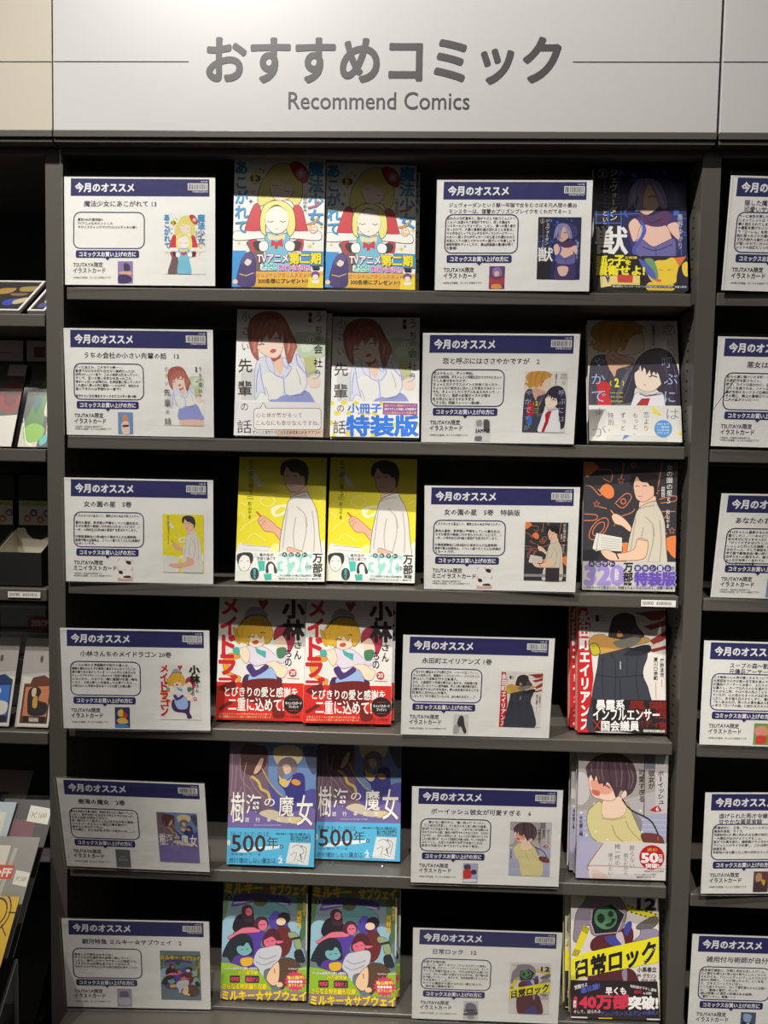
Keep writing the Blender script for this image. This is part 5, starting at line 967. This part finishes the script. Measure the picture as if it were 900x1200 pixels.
# plastic cases and trading card packs on the fourth shelf
for i in range(4):
    t = empty('plastic_case', loc=(-.557, .112, 1.1041+i*.0422)); tag(t, 'grey clear plastic case in the pile behind the picture cards', 'case', 'pile of plastic cases behind the picture cards')
    MB().box((-.038,0,0), (.038,.11,.0415), M_GREYP).build('case_body', t, .003); MB().box((-.0365,-.0012,.004), (.0365,-.0002,.0375), M_FILM).build('clear_front', t)
    MB().box((-.039,-.0008,.033), (.039,.111,.0352), M_WHITEP).build('lid_seam', t)
t = empty('discount_label', loc=(-.531, .1075, 1.2313)); tag(t, 'red discount label on the pile of plastic cases', 'label')
plane_sheet(t, 'printed_slip', .026, .0185, lambda P: (P.fill((196,40,48)), P.t((244,236,232), '20%OFF', 8, 25, 130, 75, .04)), 0, t=.0008)
def card_art(c1, c2, c3, txt):
    def fn(P):
        P.fill((196,192,188)); P.p((176,170,164), [(0,0),(100,0),(100,38),(0,42)]); P.e((90,88,88), 55, 24, 5, 4)
        P.r((224,218,204), 6, 44, 100, 99); P.p(c1, [(12,52),(30,52),(36,45),(70,42),(94,48),(94,96),(12,96)]); P.p(c2, [(18,56),(90,54),(90,88),(18,88)])
        P.b(c3, [(28,60),(48,55),(66,60),(60,70),(88,74),(84,86),(40,87),(30,78)]); P.b((222,196,150), [(38,58),(50,57),(50,65),(40,66)]); P.b((206,160,70), [(44,68),(56,66),(58,78),(46,78)]); P.r((48,42,40), 22, 88, 88, 95); P.t((236,226,206), txt, 40, 89.5, 68, 94, .04, res=1)
    return fn
bag(-.4945, .008, 1.1050, .056, .137, .30, 'bagged brown and orange picture card beside the left upright', card_art((104,62,44),(206,130,96),(48,44,48),'NAKAHARA'), 'card', 'bagged picture cards on the fourth left shelf')
bag(-.5555, .008, 1.1050, .060, .137, .30, 'bagged blue picture card at the left frame edge', card_art((44,60,110),(64,120,206),(222,220,206),'ATSUSHI'), 'card', 'bagged picture cards on the fourth left shelf')
# leaning rack of pouches at the bottom left
RL = .68
t = empty('pouch_rack', loc=(-.60, 0, .6205)); tag(t, 'clear acrylic rack holding leaning pouches at the bottom left', 'rack')
MB().slab([(-.12,-.07,.02),(.128,-.07,.02),(.128,.165,.32),(-.12,.165,.32)], .003, M_BLACKP).build('back_plate', t)
for y in (-.085,):
    MB().slab([(.131,-.235,.015),(.131,y,.015),(.131,y,.198),(.131,-.235,.045)], .003, M_ACRYL_B).box((.1275,y,.015), (.1315,y+.002,.198), M_ACRYL_EDGE).slab([(.1275,y,.198),(.1275,-.235,.045),(.1315,-.235,.045),(.1315,y,.198)], .002, M_ACRYL_EDGE).build('side_panel', t)
MB().slab([(.1335,-.10,.06),(.1335,.10,.06),(.1335,.10,.13),(.1335,-.02,.08)], .002, M_ACRYL_B).build('side_panel', t)
MB().box((-.12,-.235,0), (.13,.16,.012), M_BLACKP).build('base', t)
def sticker(P, q, s): P.p((232,228,214), q); (x0,y0),(x1,y1) = q[0], q[2]; P.t((130,124,116), s, x0+(x1-x0)*.18, y0+(y1-y0)*.38, x0+(x1-x0)*.85, y0+(y1-y0)*.68, .01, res=1)
U = Vector((0, math.sin(RL), math.cos(RL))); N = Vector((0, -math.cos(RL), math.sin(RL)))
def pouch(xr, W, ytop, ztop, H, label, fn, name='pouch', off=0.0):
    b = Vector((xr-W/2, ytop, ztop)) - U*H
    return bag(b.x, b.y, b.z, W, H, RL, label, fn, 'packet', 'pouches leaning in the bottom left rack', name=name)
pouch(-.545, .11, .125, 1.000, .20, 'dark navy pouch in a clear bag, rearmost in the bottom left rack', lambda P: (P.fill((150,140,128)), P.r((58,58,78), 0, 18, 72, 100), P.r((206,198,184), 80, 22, 100, 40)))
pouch(-.469, .085, .042, .990, .215, 'maroon and black pouch with price sticker, right in the bottom left rack', lambda P: (P.fill((58,54,54)), P.p((122,64,80), [(18,14),(72,14),(72,100),(18,100)]), P.e((130,140,156), 88, 66, 20, 14), P.p((170,176,176), [(88,52),(100,52),(100,80),(88,80)]), sticker(P, [(54,4),(96,6),(96,17),(54,15)], 'PC 1600')))
pouch(-.526, .11, .035, .988, .19, 'pale blue case with white sticker in the bottom left rack', lambda P: (P.fill((190,206,212)), sticker(P, [(62,8),(90,8),(90,28),(62,26)], 'PC 1430')))
pouch(-.468, .10, -.010, .958, .16, 'clear bag with white card and red label, middle of the bottom left rack', lambda P: (P.fill((150,146,140)), P.r((222,214,200), 0, 8, 58, 74), P.p((190,182,166), [(64,10),(70,10),(62,70),(56,70)]), P.r((214,66,40), 40, 25, 73, 37), P.t((246,236,226), 'OFF', 44, 28, 70, 35, .05, res=1), sticker(P, [(77,29),(99,31),(99,43),(77,41)], 'PC 1600')))
pouch(-.467, .11, -.072, .905, .17, 'yellow packet with black gear lines, front of the bottom left rack', lambda P: (P.fill((232,186,40)), [P.l((60,50,40), 1.6, [(75+r*math.cos(a*.3), 12+r*.8*math.sin(a*.3)) for a in range(22)]) for r in (13, 18)], [P.l((60,50,40), 1.2, [(75+16*math.cos(a), 12+13*math.sin(a)), (75+30*math.cos(a), 12+24*math.sin(a))]) for a in (0, .8, 1.6, 2.4)], rrect(P, (206,204,204), 20, 22, 66, 70, 8), rrect(P, (60,58,66), 25, 27, 61, 65, 6)))
